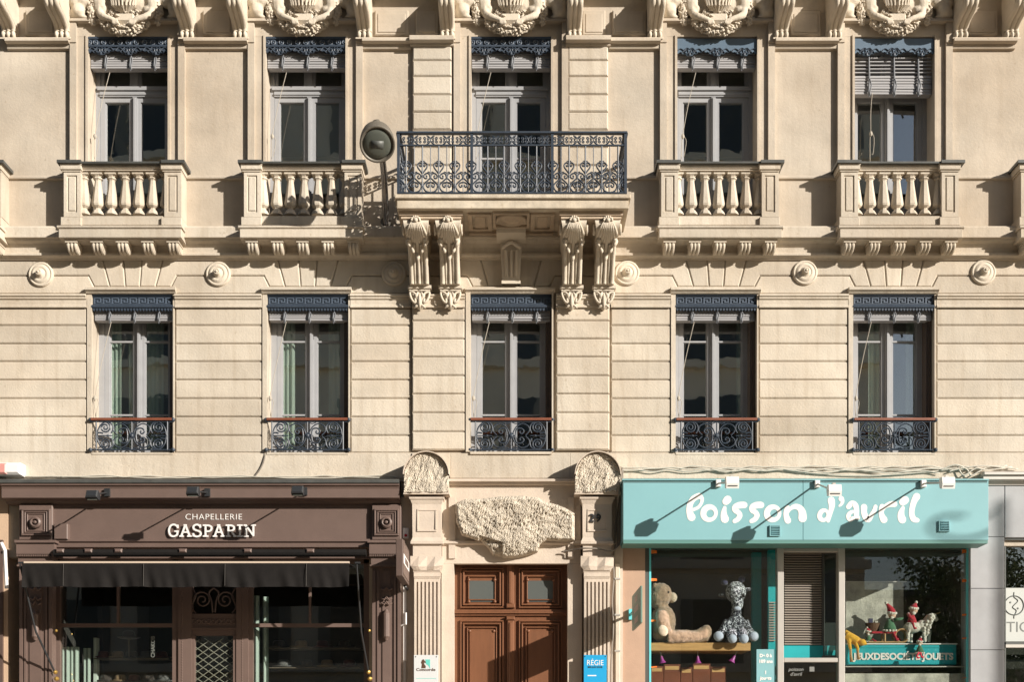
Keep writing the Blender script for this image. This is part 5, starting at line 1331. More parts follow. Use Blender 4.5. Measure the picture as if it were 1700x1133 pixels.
for s in (1, -1):
    tb(m, [(1097, 1017, .15 * s), (1099, 1034, .20 * s), (1108, 1050, .20 * s)], [9, 10, 9])
    tb(m, [(1108, 1059, .12 * s), (1130, 1058, .13 * s), (1162, 1058, .11 * s)], [12, 12, 10.5])
    eb(m, 1167, 1056 - s, .10 * s, 15, .085, 12.5); eb(m, 1172, 1050, .10 * s, 10, .08, 12)
organic(m, 'body', M['fur'], be, .016, 3, .009, 30)
m = MB(); eb(m, 1116, 993, 0, 8.5, .075, 9); organic(m, 'muzzle', M['fur2'], be, .014, 2, .003, 40)
m = MB(); eb(m, 1101, 1048, .272, 8, .03, 10, -20); organic(m, 'paw_pad', M['fur2'], be, .01, 2)
m = MB(); eb(m, 1110, 984, .13, 1.6, .014, 1.8); m.build('eye', M['black'], be, True)
# plush giraffe
def spots(name, scale, c1, c2, thr):
    m = mat(name, c1, .95, sheen=.3); t = m.node_tree; N, Lk = t.nodes.new, t.links.new
    g = N('ShaderNodeNewGeometry'); n = N('ShaderNodeTexNoise'); n.inputs['Scale'].default_value = scale; n.inputs['Detail'].default_value = 2; n.inputs['Distortion'].default_value = 1.2; Lk(g.outputs['Position'], n.inputs['Vector'])
    r = N('ShaderNodeMapRange'); r.inputs[1].default_value = thr - .03; r.inputs[2].default_value = thr + .03; Lk(n.outputs[0], r.inputs[0])
    mx = N('ShaderNodeMix'); mx.data_type = 'RGBA'; mx.inputs[6].default_value = (*c1, 1); mx.inputs[7].default_value = (*c2, 1); Lk(r.outputs[0], mx.inputs[0]); Lk(mx.outputs[2], t.nodes['Principled BSDF'].inputs['Base Color'])
    return m
M['gir'] = spots('speckled_plush', 46, (.012, .013, .025), (.62, .66, .74), .56); M['pad'] = mat('blue_grey_plush', (.27, .33, .39), .95, sheen=.3, bump=.3, bscale=120); M['navy'] = mat('navy_plush', (.045, .045, .10), .9, sheen=.4)
gi = thing('plush_giraffe', 'black and white speckled plush giraffe sitting at the end of the shelf', 'plush toy', (X(1222, -.35), .35, Z(1068, -.35)))
dB = -.24
m = MB(); eb(m, 1222, 1044, 0, 20, .13, 23); eb(m, 1222, 1018, 0, 9, .07, 14); eb(m, 1222, 988, .0, 12, .08, 14)
tb(m, [(1212, 975, .0), (1205, 970, .0)], [2.6, 2]); tb(m, [(1227, 973, 0), (1231, 967, 0)], [2.6, 2]); tb(m, [(1208, 985, 0), (1202, 988, 0), (1193, 989, 0)], [3, 4, 2.2]); tb(m, [(1233, 979, 0), (1239, 980, 0), (1247, 978, 0)], [3, 3.6, 3])
tb(m, [(1208, 1032, .06), (1200, 1048, .10), (1194, 1056, .10)], [7, 7, 7]); tb(m, [(1236, 1032, .06), (1243, 1048, .08), (1250, 1056, .08)], [7, 7, 7]); tb(m, [(1214, 1050, .10), (1215, 1060, .2)], [9, 8]); tb(m, [(1231, 1050, .10), (1234, 1060, .2)], [9, 8])
organic(m, 'body', M['gir'], gi, .012, 3)
M['gir2'] = spots('pale_speckled_plush', 46, (.012, .013, .025), (.68, .72, .78), .52)
m = MB(); eb(m, 1221.5, 984, .04, 17.5, .12, 18.5); eb(m, 1224, 1002, .075, 10.5, .08, 13.5); organic(m, 'head', M['gir2'], gi, .012, 4)
for x, y, dd, r in ((1193, 1057.5, .15, 8.5), (1216, 1061.5, .25, 7.5), (1235, 1061.5, .25, 8), (1251, 1057.5, .12, 8.8)):
    m = MB(); eb(m, x, y, dd, r, .05, r); m.build('foot_pad', M['pad'], gi, True)
for x, y in ((1202.5, 967.5), (1231.5, 962.5)):
    m = MB(); eb(m, x, y, 0, 6, .045, 5.5); m.build('horn_knob', M['navy'], gi, True)
for x in (1213.5, 1235):
    m = MB(); eb(m, x, 992 - (x > 1220) * 2, .135, 2.8, .025, 3); m.build('eye', M['black'], gi, True)
m = MB(); eb(m, 1224, 1011.5, .145, 6.5, .03, 3.6); m.build('mouth', M['pad'], gi, True)
# price sign on the glass
ps = thing('window_sign', 'teal printed sign with white words on the left toy shop window', 'sign', (X(1271), .06, Z(1190)))
MB().pb(1256, 1286.5, 1079, 1190, -.072, -.082).build('panel', M['teal'], ps)
for s, y in (('De 0 à', 1092), ('109 ans', 1101.5), ('1', 1120), ('jouets', 1129.5)):
    text(s, 5.2 / S, (X(1271, -.07), .070, Z(y, -.07)), M['white'], ps, 'lettering', .003, .002, shear=.15 if s == 'jouets' else 0)
# right toy shop window display
bx_ = thing('display_box', 'turquoise box with white game lettering at the foot of the right toy window', 'display box', (X(1496, -.3), .4, 2.3))
MB().cb(X(1405, -.22), X(1588, -.22), .22, .75, Z(1104.5, -.22), Z(1069, -.22), .01).build('box', M['turq'] if 'turq' in M else M.setdefault('turq', mat('turquoise_paint', (.0, .36, .42), .5, var=.05)), bx_)
MB().box(X(1404, -.22), X(1589, -.22), .205, .225, Z(1071, -.22), Z(1069.2, -.22)).build('snow_edge', M['white'], bx_)
MB().box(X(1409, -.22), X(1584, -.22), .214, .2195, Z(1076.5, -.22), Z(1075.6, -.22)).build('groove', M['teal2'], bx_)
text('JEUXDESOCIÉTÉ·JOUETS'.replace('·', ' '), 10.6 / S, (X(1500, -.21), .212, Z(1096, -.21)), M['white'], bx_, 'lettering', .005, .003, sx=1.0, spacing=1.0)
pn = thing('grey_screen', 'grey translucent screen standing behind the felt dolls in the right window', 'screen', (X(1452, -.9), .9, Z(1069, -.9)))
MB().box(X(1404, -.6), X(1500, -.6), .6, .62, Z(1072, -.6), Z(968, -.6)).build('sheet', M['film'] if 'film' in M else M.setdefault('film', mat('grey_film', (.42, .41, .36), .5, var=.35, vscale=5, bump=.4, bscale=30)), pn)
MB().box(X(1404, -.58), X(1505, -.58), .57, .6, Z(967.5, -.58), Z(966, -.58)).build('rail', M['alu'], pn)
fl = tag(MB().box(X(1404, -.12), X(1606, -.12), .14, .16, 1.4, Z(1119, -.12)).build('silver_sheet', M['film']), 'crumpled grey sheet below the turquoise box in the right toy window', 'sheet')
M['redf'] = mat('red_felt', (.42, .015, .035), .95, sheen=.4); M['grnf'] = mat('green_felt', (.055, .16, .085), .95, sheen=.4); M['wool'] = mat('white_wool', (.78, .75, .68), .95, bump=.8, bscale=160); M['skin'] = mat('doll_skin', (.62, .42, .32), .8); M['tan'] = mat('tan_wood', (.45, .27, .12), .6)
dB = -.33
def doll(label, hx, hy, r, body, bm_, feet, lean=0, tip=(-6, -12), arm=None):
    t = thing('felt_doll', label, 'doll', (X(body[0], dB), -dB, Z(body[1] + body[3], dB)), 'felt dolls in the right toy window')
    m = MB(); eb(m, hx, hy, 0, r, r / S, r * 1.05); m.build('head', M['skin'], t, True)
    m = MB(); tb(m, catmull([(hx, hy - r * .5, 0), (hx + tip[0] * .4, hy + tip[1] * .6, 0), (hx + tip[0], hy + tip[1], 0)], 3), [r * 1.02, r * 1.0, r * .92, r * .72, r * .5, r * .34, r * .15]); m.build('hat', M['redf'], t, True)
    m = MB(); q = r * .38
    for k in range(12): a = k * .5236; eb(m, hx + r * .95 * math.cos(a), hy - r * .45 + .5 * math.sin(2 * a), r / S * math.sin(a) * .95, q, q / S, q)
    eb(m, hx + tip[0], hy + tip[1], 0, r * .42, r * .42 / S, r * .42); eb(m, hx, hy + r * .75, .03, r * .55, r * .4 / S, r * .5)
    m.build('fur_trim', M['wool'], t, True)
    bx0, by0, bw, bh = body
    m = MB(); m.lathe([(bw / S, Z(by0 + bh, dB)), (bw * .95 / S, Z(by0 + bh * .5, dB)), (bw * .6 / S, Z(by0 - bh * .4, dB)), (bw * .35 / S, Z(by0 - bh, dB))], X(bx0, dB), -dB, 14); m.build('coat', bm_, t, True)
    m = MB()
    for k in range(12): a = k * .5236; eb(m, bx0 + bw * math.cos(a), by0 + bh, bw / S * math.sin(a), bw * .22, bw * .22 / S, bw * .2)
    m.build('coat_trim', M['wool'], t, True)
    m = MB()
    for (fx, fy, fd) in feet: tb(m, [(bx0 + (fx - bx0) * .3, by0 + bh * .8, fd), (fx, fy - 3, fd), (fx + 1, fy, fd + .01), (fx + 5, fy, fd + .02)], [bw * .24, bw * .2, bw * .26, bw * .2])
    m.build('boots', M['redf'], t, True)
    if arm: m = MB(); tb(m, arm[0], arm[1]); m.build('arm', bm_, t, True)
doll('large felt doll in green coat and red hat on the sled', 1481, 1022, 6.5, (1477, 1038, 11, 10), M['grnf'], ((1487, 1063, .05), (1491, 1064, -.05)), tip=(-10, -20), arm=([(1484, 1030, .05), (1492, 1029, .06), (1500, 1028, .06)], [3, 2.6, 2]))
doll('felt doll in red coat riding the white woolly animal', 1517, 1014, 6.5, (1514, 1028, 8, 8), M['redf'], ((1517, 1044, .12),), tip=(4, -13), arm=([(1508, 1020, .05), (1511, 1026, .12), (1517, 1030, .12)], [3, 3, 2.4]))
doll('tiny felt doll in green coat sitting left of the sled', 1441.5, 1051, 4, (1442, 1061, 6, 5), M['grnf'], ((1450, 1065, .04),), tip=(-2, -8))
dB = -.15
doll('small felt doll hanging in front of the turquoise lettering', 1527, 1068, 4.5, (1527, 1079, 7, 6), M['grnf'], ((1522, 1093, .12), (1529, 1092, .12)), tip=(2, -9))
dB = -.33
sl = thing('toy_sled', 'small wooden toy sled with red seat under the large felt doll', 'toy sled', (X(1470, dB), -dB, Z(1069, dB)))
MB().box(X(1446, dB), X(1487, dB), .27, .42, Z(1053, dB), Z(1050, dB)).build('seat', M['redf'], sl)
m = MB()
for y_ in (.28, .41):
    m.tube([(X(1440, dB), y_, Z(1067.5, dB)), (X(1490, dB), y_, Z(1067.5, dB))], .012, 6); m.tube([(X(1467, dB), y_, Z(1067, dB)), (X(1467, dB), y_, Z(1053, dB))], .014, 6)
    m.tube([(X(1495.5 + 11 * math.cos(a * .314), dB), y_, Z(1057 + 11 * math.sin(a * .314), dB)) for a in range(20)], .012, 6, True)
m.build('runner', M['tan'], sl)
bk = thing('toy_basket', 'brown basket of small parcels behind the tiny felt doll', 'basket', (X(1449, dB - .1), .43, Z(1050, dB)))
MB().lathe([(.075, Z(1050, -.43)), (.10, Z(1037, -.43)), (.105, Z(1036, -.43)), (.095, Z(1037, -.43))], X(1449, -.43), .43, 14).build('basket', M['basket'] if 'basket' in M else M.setdefault('basket', mat('wicker', (.13, .07, .04), .8, bump=.6, bscale=80)), bk)
MB().box(X(1442, -.43), X(1448, -.43), .40, .45, Z(1037, -.43), Z(1028, -.43)).build('parcel', M['navy'], bk); MB().box(X(1452, -.43), X(1459, -.43), .40, .45, Z(1037, -.43), Z(1031, -.43)).build('parcel', M['wool'], bk)
an = thing('woolly_animal', 'white woolly toy animal with curly mane ridden by a felt doll', 'toy animal', (X(1522, dB), -dB, Z(1069, dB)))
m = MB(); eb(m, 1515, 1043, 0, 16, .085, 9.5); eb(m, 1530, 1040, 0, 9, .075, 10); tb(m, [(1533, 1040, 0), (1541, 1030, 0), (1545, 1024, 0)], [8, 7.5, 7]); eb(m, 1549, 1026, 0, 6, .05, 5); eb(m, 1554, 1029, 0, 4, .035, 4)
for x, dd in ((1507, .04), (1512, -.04), (1535, .04), (1542, -.04)): tb(m, [(x, 1047, dd), (x + .5, 1058, dd), (x, 1067.5, dd)], [4.2, 3, 3.2])
organic(m, 'body', M['wool'], an, .010, 2, .004, 40)
m = MB(); rr = random.Random(2)
for k in range(46):
    a = rr.uniform(0, 6.28); u = rr.random(); x = lerp(1533, 1546, u) + 4 * math.cos(a); y = lerp(1056, 1022, u ** .7) + 3 * math.sin(a)
    m.ell(X(x, dB), -dB - rr.uniform(.03, .085), Z(y, dB), .024, .02, .024, 7, 5)
m.build('mane', M['wool'], an, True)
m = MB(); tb(m, [(1550, 1022, 0), (1561, 1017.5, 0)], [.9, .6]); m.build('horn', M['tan'], an); m = MB(); eb(m, 1550, 1023.5, .05, 1, .01, 1); m.build('eye', M['black'], an)
ye = thing('yellow_plush', 'yellow plush toy draped over the left end of the turquoise box', 'plush toy', (X(1417, -.2), .2, Z(1090, -.2)))
dB = -.20; M['yel'] = mat('yellow_plush', (.66, .36, .02), .95, sheen=.3, var=.1, vscale=10)
m = MB(); tb(m, [(1405, 1055, 0), (1413, 1060, .02), (1423, 1066, .03)], [7.5, 8, 8]); eb(m, 1431, 1067.5, .03, 7, .05, 6); eb(m, 1436, 1070, .03, 3.5, .03, 2.6); eb(m, 1405, 1050, 0, 3.5, .03, 3.5); eb(m, 1428, 1063, .0, 2, .02, 3)
tb(m, [(1409, 1062, .05), (1411, 1074, .08), (1412, 1080, .08)], [3.4, 2.8, 2.4]); tb(m, [(1421, 1070, .06), (1424, 1078, .08), (1424, 1082, .08)], [3.4, 2.8, 2.4]); organic(m, 'body', M['yel'], ye, .009, 3)
for x, y0, y1 in ((1412, 1079, 1100), (1424, 1081, 1096)): m = MB(); tb(m, [(x, y0, .08), (x + .5, (y0 + y1) / 2, .085), (x + 1.5, y1, .085)], [2.2, 2.2, 2.8]); m.build('leg', M['tan'], ye, True)
# white spotlights of the toy shop
def spot_white(bx, by, hx, hy, label):
    t = thing('spotlight', label, 'spotlight', (X(bx, dS), -dS, Z(by, dS)), 'white spotlights over the toy shop sign')
    dh = 1.20; p = Vector((X(bx, dS), -dS, Z(by, dS))); h = Vector((X(hx, dh), -dh, Z(hy, dh)))
    MB().cb(p.x - .035, p.x + .03, -dS - .05, -dS, p.z - .045, p.z + .045, .006).build('base', M['white'], t)
    MB().tube([p + Vector((0, -.03, 0)), h + Vector((0, .06, .02))], .012, 6).build('arm', M['alu'], t)
    m = MB(); a, b = .078, .07
    prof = [(-.05, .07), (-.07, -.01), (-.055, -.075), (.03, -.055), (.06, .02), (.03, .075)]
    m.px([(h.y + y, h.z + z) for y, z in prof], h.x - a, h.x + a); m.build('head', M['white'], t)
    MB().box(h.x - a * .75, h.x + a * .75, h.y - .068, h.y - .06, h.z - .05, h.z - .038).build('visor', M['greydark'], t)
    MB().box(h.x - .02, h.x + .02, h.y - .01, h.y + .05, h.z + .07, h.z + .10).build('bracket', M['alu'], t)
for a in ((1192, 804, 1215, 803, 'leftmost white spotlight above the hand-drawn shop name'), (1356, 805, 1384.5, 816, 'middle white spotlight, hanging lowest above the hand-drawn name'), (1532, 804.5, 1572, 803.5, 'rightmost white spotlight above the teal fascia')): spot_white(*a)
# projecting toy sign
pj = thing('projecting_sign', 'green plate sign projecting beside the pipe left of the toy shop', 'sign', (1.585, -.8, 3.2))
MB().cb(1.568, 1.592, -1.30, -.25, 3.21, 3.66, .003).build('plate', M['grn'] if 'grn' in M else M.setdefault('grn', mat('grey_green_plate', (.16, .25, .21), .5)), pj)
M['faded'] = mat('faded_print', (.55, .46, .42), .7)
for n_, z in ((4, 3.53), (6, 3.40), (5, 3.26)):      # three faded, unreadable words
    m = MB()
    for k in range(n_): y_ = -.78 + (k - (n_ - 1) / 2) * .085; m.box(1.5665, 1.568, y_ - .034, y_ + .034, z, z + .075)
    m.build('faded_word', M['faded'], pj, kind='stuff')
m = MB(); m.tube([(1.58, -.25, 3.45), (1.58, .02, 3.45)], .02, 6); m.box(1.55, 1.61, -.04, .02, 3.38, 3.52); m.build('bracket', M['tealedge'], pj)
# ---------------------------------------------------------------- right neighbour
gn = thing('grey_shop_front', 'pale grey stone clad shop front at the right picture edge', 'shop front', (X(1700), .1, 0))
d0 = .03
def gb(x0, x1, y0, y1, d=d0): MB().pcb(x0, x1, y0 + .35, y1 - .35, d, -.3, .005).build('stone_panel', M['grey'], gn)
gb(1611, 1667.5, 806, 892); gb(1611, 1667.5, 892, 978); gb(1611, 1667.5, 978, 1080); gb(1611, 1667.5, 1080, 1200); gb(1611, 1667.5, 1200, 1452); gb(1668.5, 1800, 806, 893.5); gb(1800, 1950, 806, 893.5); gb(1950, 2300, 806, 893.5)
m = MB(); m.mould([(.16, 783), (.18, 785), (.18, 788), (.14, 790), (.14, 796), (.06, 800), (.05, 806)], 1626, XR); m.build('flashing', M['alu'], gn)
m = MB(); m.pb(1668, XR, 893.7, 897, .0, -.3); m.pb(1668, XR, 897, 902, -.06, -.3); m.pb(1668, 1670, 902, 1452, -.06, -.3); m.pb(1668, XR, 1067, 1071, -.06, -.2); m.pb(1668, XR, 1088, 1099, -.3, -.35); m.build('window_frame', M['greydark'], gn)
m = MB(); m.pb(1670, XR, 1071, 1076, -.05, -.2); m.build('window_rail', M['alu'], gn)
MB().pb(1670, XR, 902, 1452, -.12, -.128).build('pane', M['mirror'] if 'mirror' in M else M.setdefault('mirror', glass('reflective_glass', (.55, .58, .58), 2.6)), gn)
M['frost'] = mat('frosted_film', (.52, .54, .52), .6); MB().pb(1670, XR, 977, 1066, -.119, -.1195).build('frosted_film', M['frost'], gn)
M['ink'] = mat('grey_ink', (.16, .17, .165), .6)
text('TIC', 17 / S, (X(1671, -.11), .1175, Z(1050, -.11)), M['ink'], gn, 'lettering', 0, .001, align='LEFT')
m = MB(); cxx, czz = X(1684, -.11), Z(1006, -.11); rr_ = 16 / S
m.tube([(cxx + rr_ * math.cos(a * .2618), .117, czz + rr_ * math.sin(a * .2618)) for a in range(24)], .008, 4, True)
m.tube(catmull([(cxx, .117, czz + 22 / S), (cxx, .117, czz + 14 / S), (cxx + .05, .117, czz + .06), (cxx - .02, .117, czz - .02), (cxx + .03, .117, czz - .07), (cxx, .117, czz - .14), (cxx, .117, czz - 22 / S)], 4), .007, 4)
m.ell(cxx - .05, .117, czz + .04, .014, .004, .014, 8, 6); m.ell(cxx + .05, .117, czz - .04, .014, .004, .014, 8, 6); m.build('emblem', M['ink'], gn)
m = MB(); room(m, 1669, 2300, 0, Z(895), .34, 1.8); m.build('interior', M['room'], gn)
# ---------------------------------------------------------------- plates, number, lamp, cables
p1 = thing('wall_plaque', 'white plaque with brown horse head and teal square on left fluted pilaster', 'plaque', (X(708, .2), -.18, Z(1175, .18)))
dp = .195
MB().pcb(687, 727.5, 1088.5, 1175, dp, dp - .014, .003).build('plate', mat('white_plaque', (.62, .64, .65), .35), p1)
Mb = mat('brown_print', (.09, .045, .025), .5); Mt = mat('mint_print', (.12, .55, .48), .5)
P2 = lambda pts: [(X(x, dp), Z(y, dp)) for x, y in pts]
MB().prism(P2([(706, 1096), (714, 1096), (714, 1111), (711, 1106), (707, 1103), (707, 1100)]), -dp - .002, -dp).build('emblem_square', Mt, p1)
MB().prism(P2([(699.5, 1110.5), (700.5, 1104), (699, 1101), (701, 1096.5), (703.5, 1095.5), (704.2, 1097), (707.2, 1100.5), (706.3, 1101.8), (703.8, 1101), (704.8, 1104.5), (707, 1107), (706.5, 1110.5)]), -dp - .003, -dp).build('emblem_horse', Mb, p1)
text('Concorde', 4.6 / S, (X(707, dp), -dp - .002, Z(1115, dp)), Mb, p1, 'lettering', .001, .002, sx=1.15)
MB().pb(691, 724, 1127.2, 1127.8, dp + .002, dp).build('line', Mt, p1)
m = MB()
for x in (690, 724.5): m.ell(X(x, dp), -dp, Z(1091.5, dp), .008, .006, .008, 6, 5)
m.build('screw', M['black'], p1)
p2 = thing('wall_plaque', 'blue plaque with white and dark lettering on right fluted pilaster', 'plaque', (X(988, .2), -.18, Z(1175, .18)))
MB().pcb(969, 1007, 1088.5, 1175, dp, dp - .014, .003).build('plate', mat('blue_plaque', (.02, .34, .66), .35), p2)
text('RÉGIE', 8.5 / S, (X(988, dp), -dp - .002, Z(1105.5, dp)), M['white'], p2, 'lettering', 0, .002, sx=.88); text('BELLECOUR', 2.6 / S, (X(988, dp), -dp - .002, Z(1110, dp)), M['black'], p2, 'lettering', .001, .002, spacing=1.25)
text('Immobilier', 2.2 / S, (X(983, dp), -dp - .002, Z(1124, dp)), M['white'], p2, 'lettering', 0, .002) if False else MB().pb(975.5, 990, 1121.8, 1123.6, dp + .002, dp).build('line', M['white'], p2)
m = MB()
for x in (971, 1005): m.ell(X(x, dp), -dp, Z(1091, dp), .008, .006, .008, 6, 5)
m.build('screw', M['black'], p2)
hn = thing('house_number', 'black metal house number 29 on the right portal pilaster', 'house number', (X(988, .21), -.2, Z(867, .21)))
text('29', 12.6 / S, (X(988, .22), -.215, Z(866.8, .22)), M['black'], hn, 'digits', .0025, .010, sx=1.12)
# street lamp on the wall
sl = thing('street_lamp', 'brown bowl street lamp on a curved arm beside the iron balcony', 'street lamp', (X(641), -.02, Z(374)))
arm = [(641, 374, .04), (640.5, 352, .12), (639, 318, .28), (637, 285, .50), (633, 250, .78), (630, 222, .96)]
m = MB(); m.tube(catmull([(X(x, d), -d, Z(y, d)) for x, y, d in arm], 4), .042, 12); m.build('arm', M['steel'], sl, True)
m = MB(); m.tube([(X(641), .02, Z(372)), (X(641), -.06, Z(372))], .07, 12); m.build('wall_plate', M['lamp'], sl)
nrm = Vector((.10, -.72, -.69)).normalized(); q = nrm.to_track_quat('Z', 'Y').to_matrix(); o = Vector((X(626.5, 1.25), -1.25, Z(239, 1.25)))
hd = MB().lathe([(.02, -.33), (.09, -.325), (.15, -.29), (.195, -.24), (.21, -.12), (.214, .0), (.218, .012), (.214, .025), (.19, .02), (.185, .0)], 0, 0, 32); MB().add([q @ Vector(v) + o for v in hd.v], hd.f).build('housing', M['lamp'], sl, True)
ln = MB().lathe([(.175, .0), (.165, .010), (.12, .022), (.06, .028), (.005, .03)], 0, 0, 28); MB().add([q @ Vector(v) + o for v in ln.v], ln.f).build('lens', M['lens'], sl, True)
kn = MB().tube([o + Vector((.0, .22, .20)), o + Vector((-.02, .18, .30)), o + Vector((-.03, .13, .36))], [.05, .05, .04], 12); MB().add(kn.v, kn.f).build('cap', M['lamp'], sl, True)
bl = MB().cb(-.075, .075, -.045, .045, -.01, .034, .01); MB().add([q @ Vector(v) + o for v in bl.v], bl.f).build('reflector', M['greydark'], sl, True)
# cables
def cable(label, runs, m_, r=.009, cat='cable', seed=1):
    t = thing('cable', label, cat, (X(runs[0][0][0]), -.02, Z(runs[0][0][1])))
    for pts in runs:
        P = catmull([(X(x, d), -d, Z(y, d)) for x, y, d in pts], 4); MB().tube(P, r, 5).build('strand', m_, t, True)
    return t
def wavy(x0, x1, y, d, amp, n, sd):
    r = random.Random(sd); return [(lerp(x0, x1, k / n), y + r.uniform(-amp, amp), d) for k in range(n + 1)]
cable('thin pale cable along the wall above the hat shop cornice', [wavy(38, 660, 791.5, .035, 1.6, 26, 3), wavy(100, 655, 793.5, .03, 1.2, 22, 4)], M['cable'], .008)
cable('loose thin wire looping down to the hat shop cornice', [[(441, 752, .03), (438, 768, .035), (431, 782, .035), (424, 791, .035)], [(440, 756, .03), (434, 775, .04), (421, 793, .035)]], M['cable2'], .005)
cable('bundle of pale cables along the wall above the toy shop', [wavy(1030, 1625, 776, .04, 2.0, 30, 5), wavy(1030, 1690, 779, .045, 2.2, 30, 6), wavy(1032, 1560, 783, .05, 3.5, 20, 7), wavy(1180, 1640, 781, .05, 3.0, 18, 8), [(1300, 780, .05), (1360, 787, .04), (1450, 790, .04), (1540, 784, .04), (1600, 777, .04)]], M['cable'], .0085)
cable('tangle of pale cable ends above the right end of the teal fascia', [[(1560, 782, .05), (1585, 772, .07), (1605, 780, .06), (1612, 790, .06), (1626, 783, .06), (1640, 776, .06), (1672, 774, .05)], [(1590, 775, .05), (1600, 790, .06), (1620, 778, .07), (1640, 781, .06), (1680, 776, .05)], [(1575, 784, .05), (1592, 779, .06), (1630, 774, .07), (1668, 777, .05)]], M['cable'], .010)
cable('bunch of grey cables beside the portal left of the teal fascia', [[(1033, 778, .06), (1029, 800, .32), (1027, 822, .3), (1024, 850, .1), (1022, 880, .08), (1020, 903, .08)], [(1034, 782, .06), (1030, 830, .15), (1026, 870, .1), (1025, 910, .08)], [(1032, 800, .1), (1027, 850, .12), (1028, 890, .1), (1027, 905, .1), (1015, 916, .22), (992, 912, .22), (970, 911, .24), (950, 914, .14), (932, 917, .1)], [(1034, 790, .06), (1031, 840, .1), (1029, 900, .1)]], M['cable2'], .011)
cable('grey cable running down the wall right of the fluted pilaster', [[(1022, 905, .06), (1018, 930, .05), (1019, 960, .04), (1016, 1000, .04), (1018, 1040, .04), (1015, 1090, .05), (1014, 1135, .05), (1016, 1200, .05)]], M['cable2'], .013)
pp = thing('downpipe', 'cream conduit beside the right fluted pilaster', 'pipe', (X(1025), -.03, 0))
MB().pcb(1021.5, 1029, 936, 1452, .05, .0, .008).build('pipe', M['carve'], pp)
for y in (960, 1020, 1080): MB().pb(1020.5, 1030, y, y + 3, .06, .0).build('clip', M['alu'], pp)
pc = thing('conduit', 'white conduit with brackets between hat shop and left fluted pilaster', 'pipe', (X(673), -.03, 0))
MB().pcb(669, 674.5, 975, 1098, .05, 0, .006).build('upper_length', M['white'], pc); MB().pcb(669, 674.5, 1099, 1452, .05, 0, .006).build('lower_length', M['alu'], pc)
m = MB(); m.tube([(X(674, .06), -.07, Z(1018, .07)), (X(674, .06), -.07, Z(1038, .07))], .016, 6); m.tube([(X(674, .06), -.07, Z(1036, .07)), (X(665, .06), -.04, Z(1040, .06))], .01, 6); m.build('hook', M['white'], pc)

# ---------------------------------------------------------------- across the street: seen only in the glass
ob = thing('opposite_building', 'pale building across the street, seen as a reflection in the panes', 'building', (-10, -22.5, 0))
M['opp'] = mat('opposite_render', (.78, .72, .60), .9, var=.1, vscale=.6); M['oppw'] = mat('opposite_pane', (.05, .06, .065), .15); M['opps'] = mat('opposite_shutter', (.24, .24, .22), .7)
x1 = 11.3
MB().box(-60, x1, -34, -22.4, 0, 25.0).build('wall', M['opp'], ob)
for k in range(7): z = 4.2 + 3.3 * k; MB().box(-60, x1 + .15, -22.4, -22.15, z - .14, z + .14).build('string_course', M['opp'], ob)
MB().box(-60, x1 + .3, -34, -21.9, 25.0, 25.5).build('cornice', M['opp'], ob)
for i in range(16):
    for k in range(7):
        x = x1 - 2.0 - i * 2.9; z = 0.4 + 3.3 * k + (0 if k == 0 else .6)
        wn = node('window', ob, (x, -22.4, z)); h = 2.9 if k == 0 else 2.1
        MB().box(x - .62, x + .62, -22.39, -22.34, z, z + h).build('pane', M['oppw'], wn)
        MB().box(x - 1.0, x - .63, -22.39, -22.32, z, z + h).build('shutter', M['opps'], wn); MB().box(x + .63, x + 1.0, -22.39, -22.32, z, z + h).build('shutter', M['opps'], wn)
fb = thing('far_building', 'low dark building beyond the trees, seen as a reflection', 'building', (24, -50, 0))
MB().box(11.5, 60, -60, -48, 0, 9.6).build('wall', mat('far_render', (.20, .165, .13), .9, var=.2, vscale=.5), fb)
MB().box(11.3, 60, -60, -47.6, 9.6, 10.0).build('roof', M['zinc'], fb)
for i in range(8):
    for k in range(2): MB().box(13 + i * 4, 14.4 + i * 4, -47.98, -47.94, 1.2 + 4.2 * k, 3.6 + 4.2 * k).build('window', M['oppw'], fb)
M['bark'] = mat('bark', (.08, .06, .045), .9); M['leaf'] = mat('leaf', (.045, .075, .02), .7, var=.3, vscale=2)
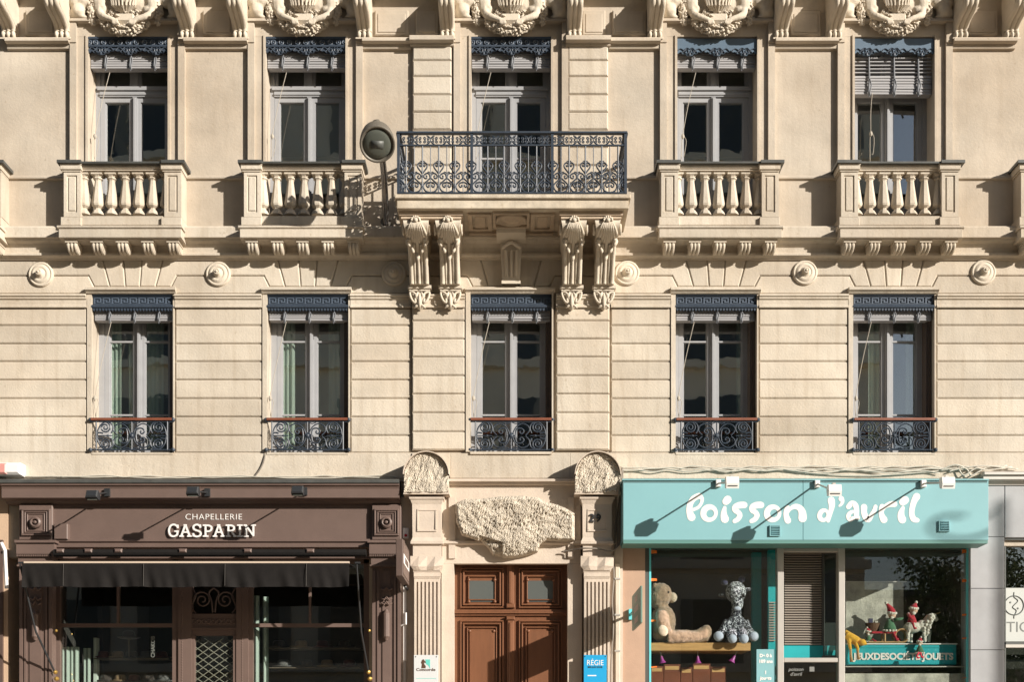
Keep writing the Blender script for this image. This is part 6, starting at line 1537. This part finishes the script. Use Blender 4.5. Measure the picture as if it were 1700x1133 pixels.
def tree(x, y, h, r, label, seed):
    rr = random.Random(seed); t = thing('tree', label, 'tree', (x, y, 0), 'trees across the street')
    m = MB(); m.tube([(x, y, 0), (x + .1, y, h * .3), (x - .1, y + .1, h * .55), (x, y, h * .85)], [.22, .18, .13, .05], 8)
    tips = []
    for k in range(26):
        a = rr.uniform(0, 6.28); z0 = h * rr.uniform(.3, .75); l = r * rr.uniform(.5, 1.0); e = Vector((x + l * math.cos(a), y + l * math.sin(a), z0 + l * rr.uniform(.2, .8)))
        m.tube([(x, y, z0), ((x + e.x) / 2, (y + e.y) / 2, (z0 + e.z) / 2 - .1), e], [.06, .04, .015], 5); tips.append((Vector((x, y, z0)), e))
    m.build('trunk', M['bark'], t)
    vs_ = []; fs = []
    for k in range(20000):
        a, b = rr.choice(tips); u = rr.uniform(.3, 1.05); c = a.lerp(b, u) + Vector((rr.gauss(0, .35), rr.gauss(0, .35), rr.gauss(0, .3)))
        e1 = Vector((rr.gauss(0, 1), rr.gauss(0, 1), rr.gauss(0, 1))).normalized(); e2 = e1.cross(Vector((rr.gauss(0, 1), rr.gauss(0, 1), rr.gauss(0, 1)))).normalized(); s = rr.uniform(.05, .10)
        i = len(vs_); vs_ += [c - e1 * s, c + e2 * s * .6, c + e1 * s, c - e2 * s * .6]; fs.append((i, i + 1, i + 2, i + 3))
    MB().add(vs_, fs).build('crown', M['leaf'], t, kind='stuff')
tree(16.8, -27, 9.4, 3.2, 'leafy tree across the street, reflected in the right toy shop window', 3)
tree(25.5, -33, 8.6, 2.6, 'second tree across the street, reflected at the right picture edge', 8)
# unseen post added beyond the frame, its curl shaped to shade the teal fascia
lp = thing('shadow_post', 'unseen black post with curled bracket, added beyond the right edge to cast a shadow', 'street lamp', (14.4, -5.5, 0))
pos = lambda px_, py_, t: Vector((X(px_, .47) + SX * t, -.47 - t, Z(py_, .47) + SZ * t))
t_ = 8.5
cur = [pos(u, v, t_) for u, v in ((1760, 800), (1700, 838), (1650, 880), (1600, 896), (1560, 890), (1545, 872), (1562, 858), (1600, 858))]
MB().tube(catmull([tuple(c) for c in cur], 5), .026, 8).build('bracket', M['black'], lp)
b = cur[0]; MB().tube([(b.x, b.y, 0), (b.x, b.y, 1.0), (b.x, b.y, b.z + .1)], [.11, .07, .05], 12).build('post', M['black'], lp)
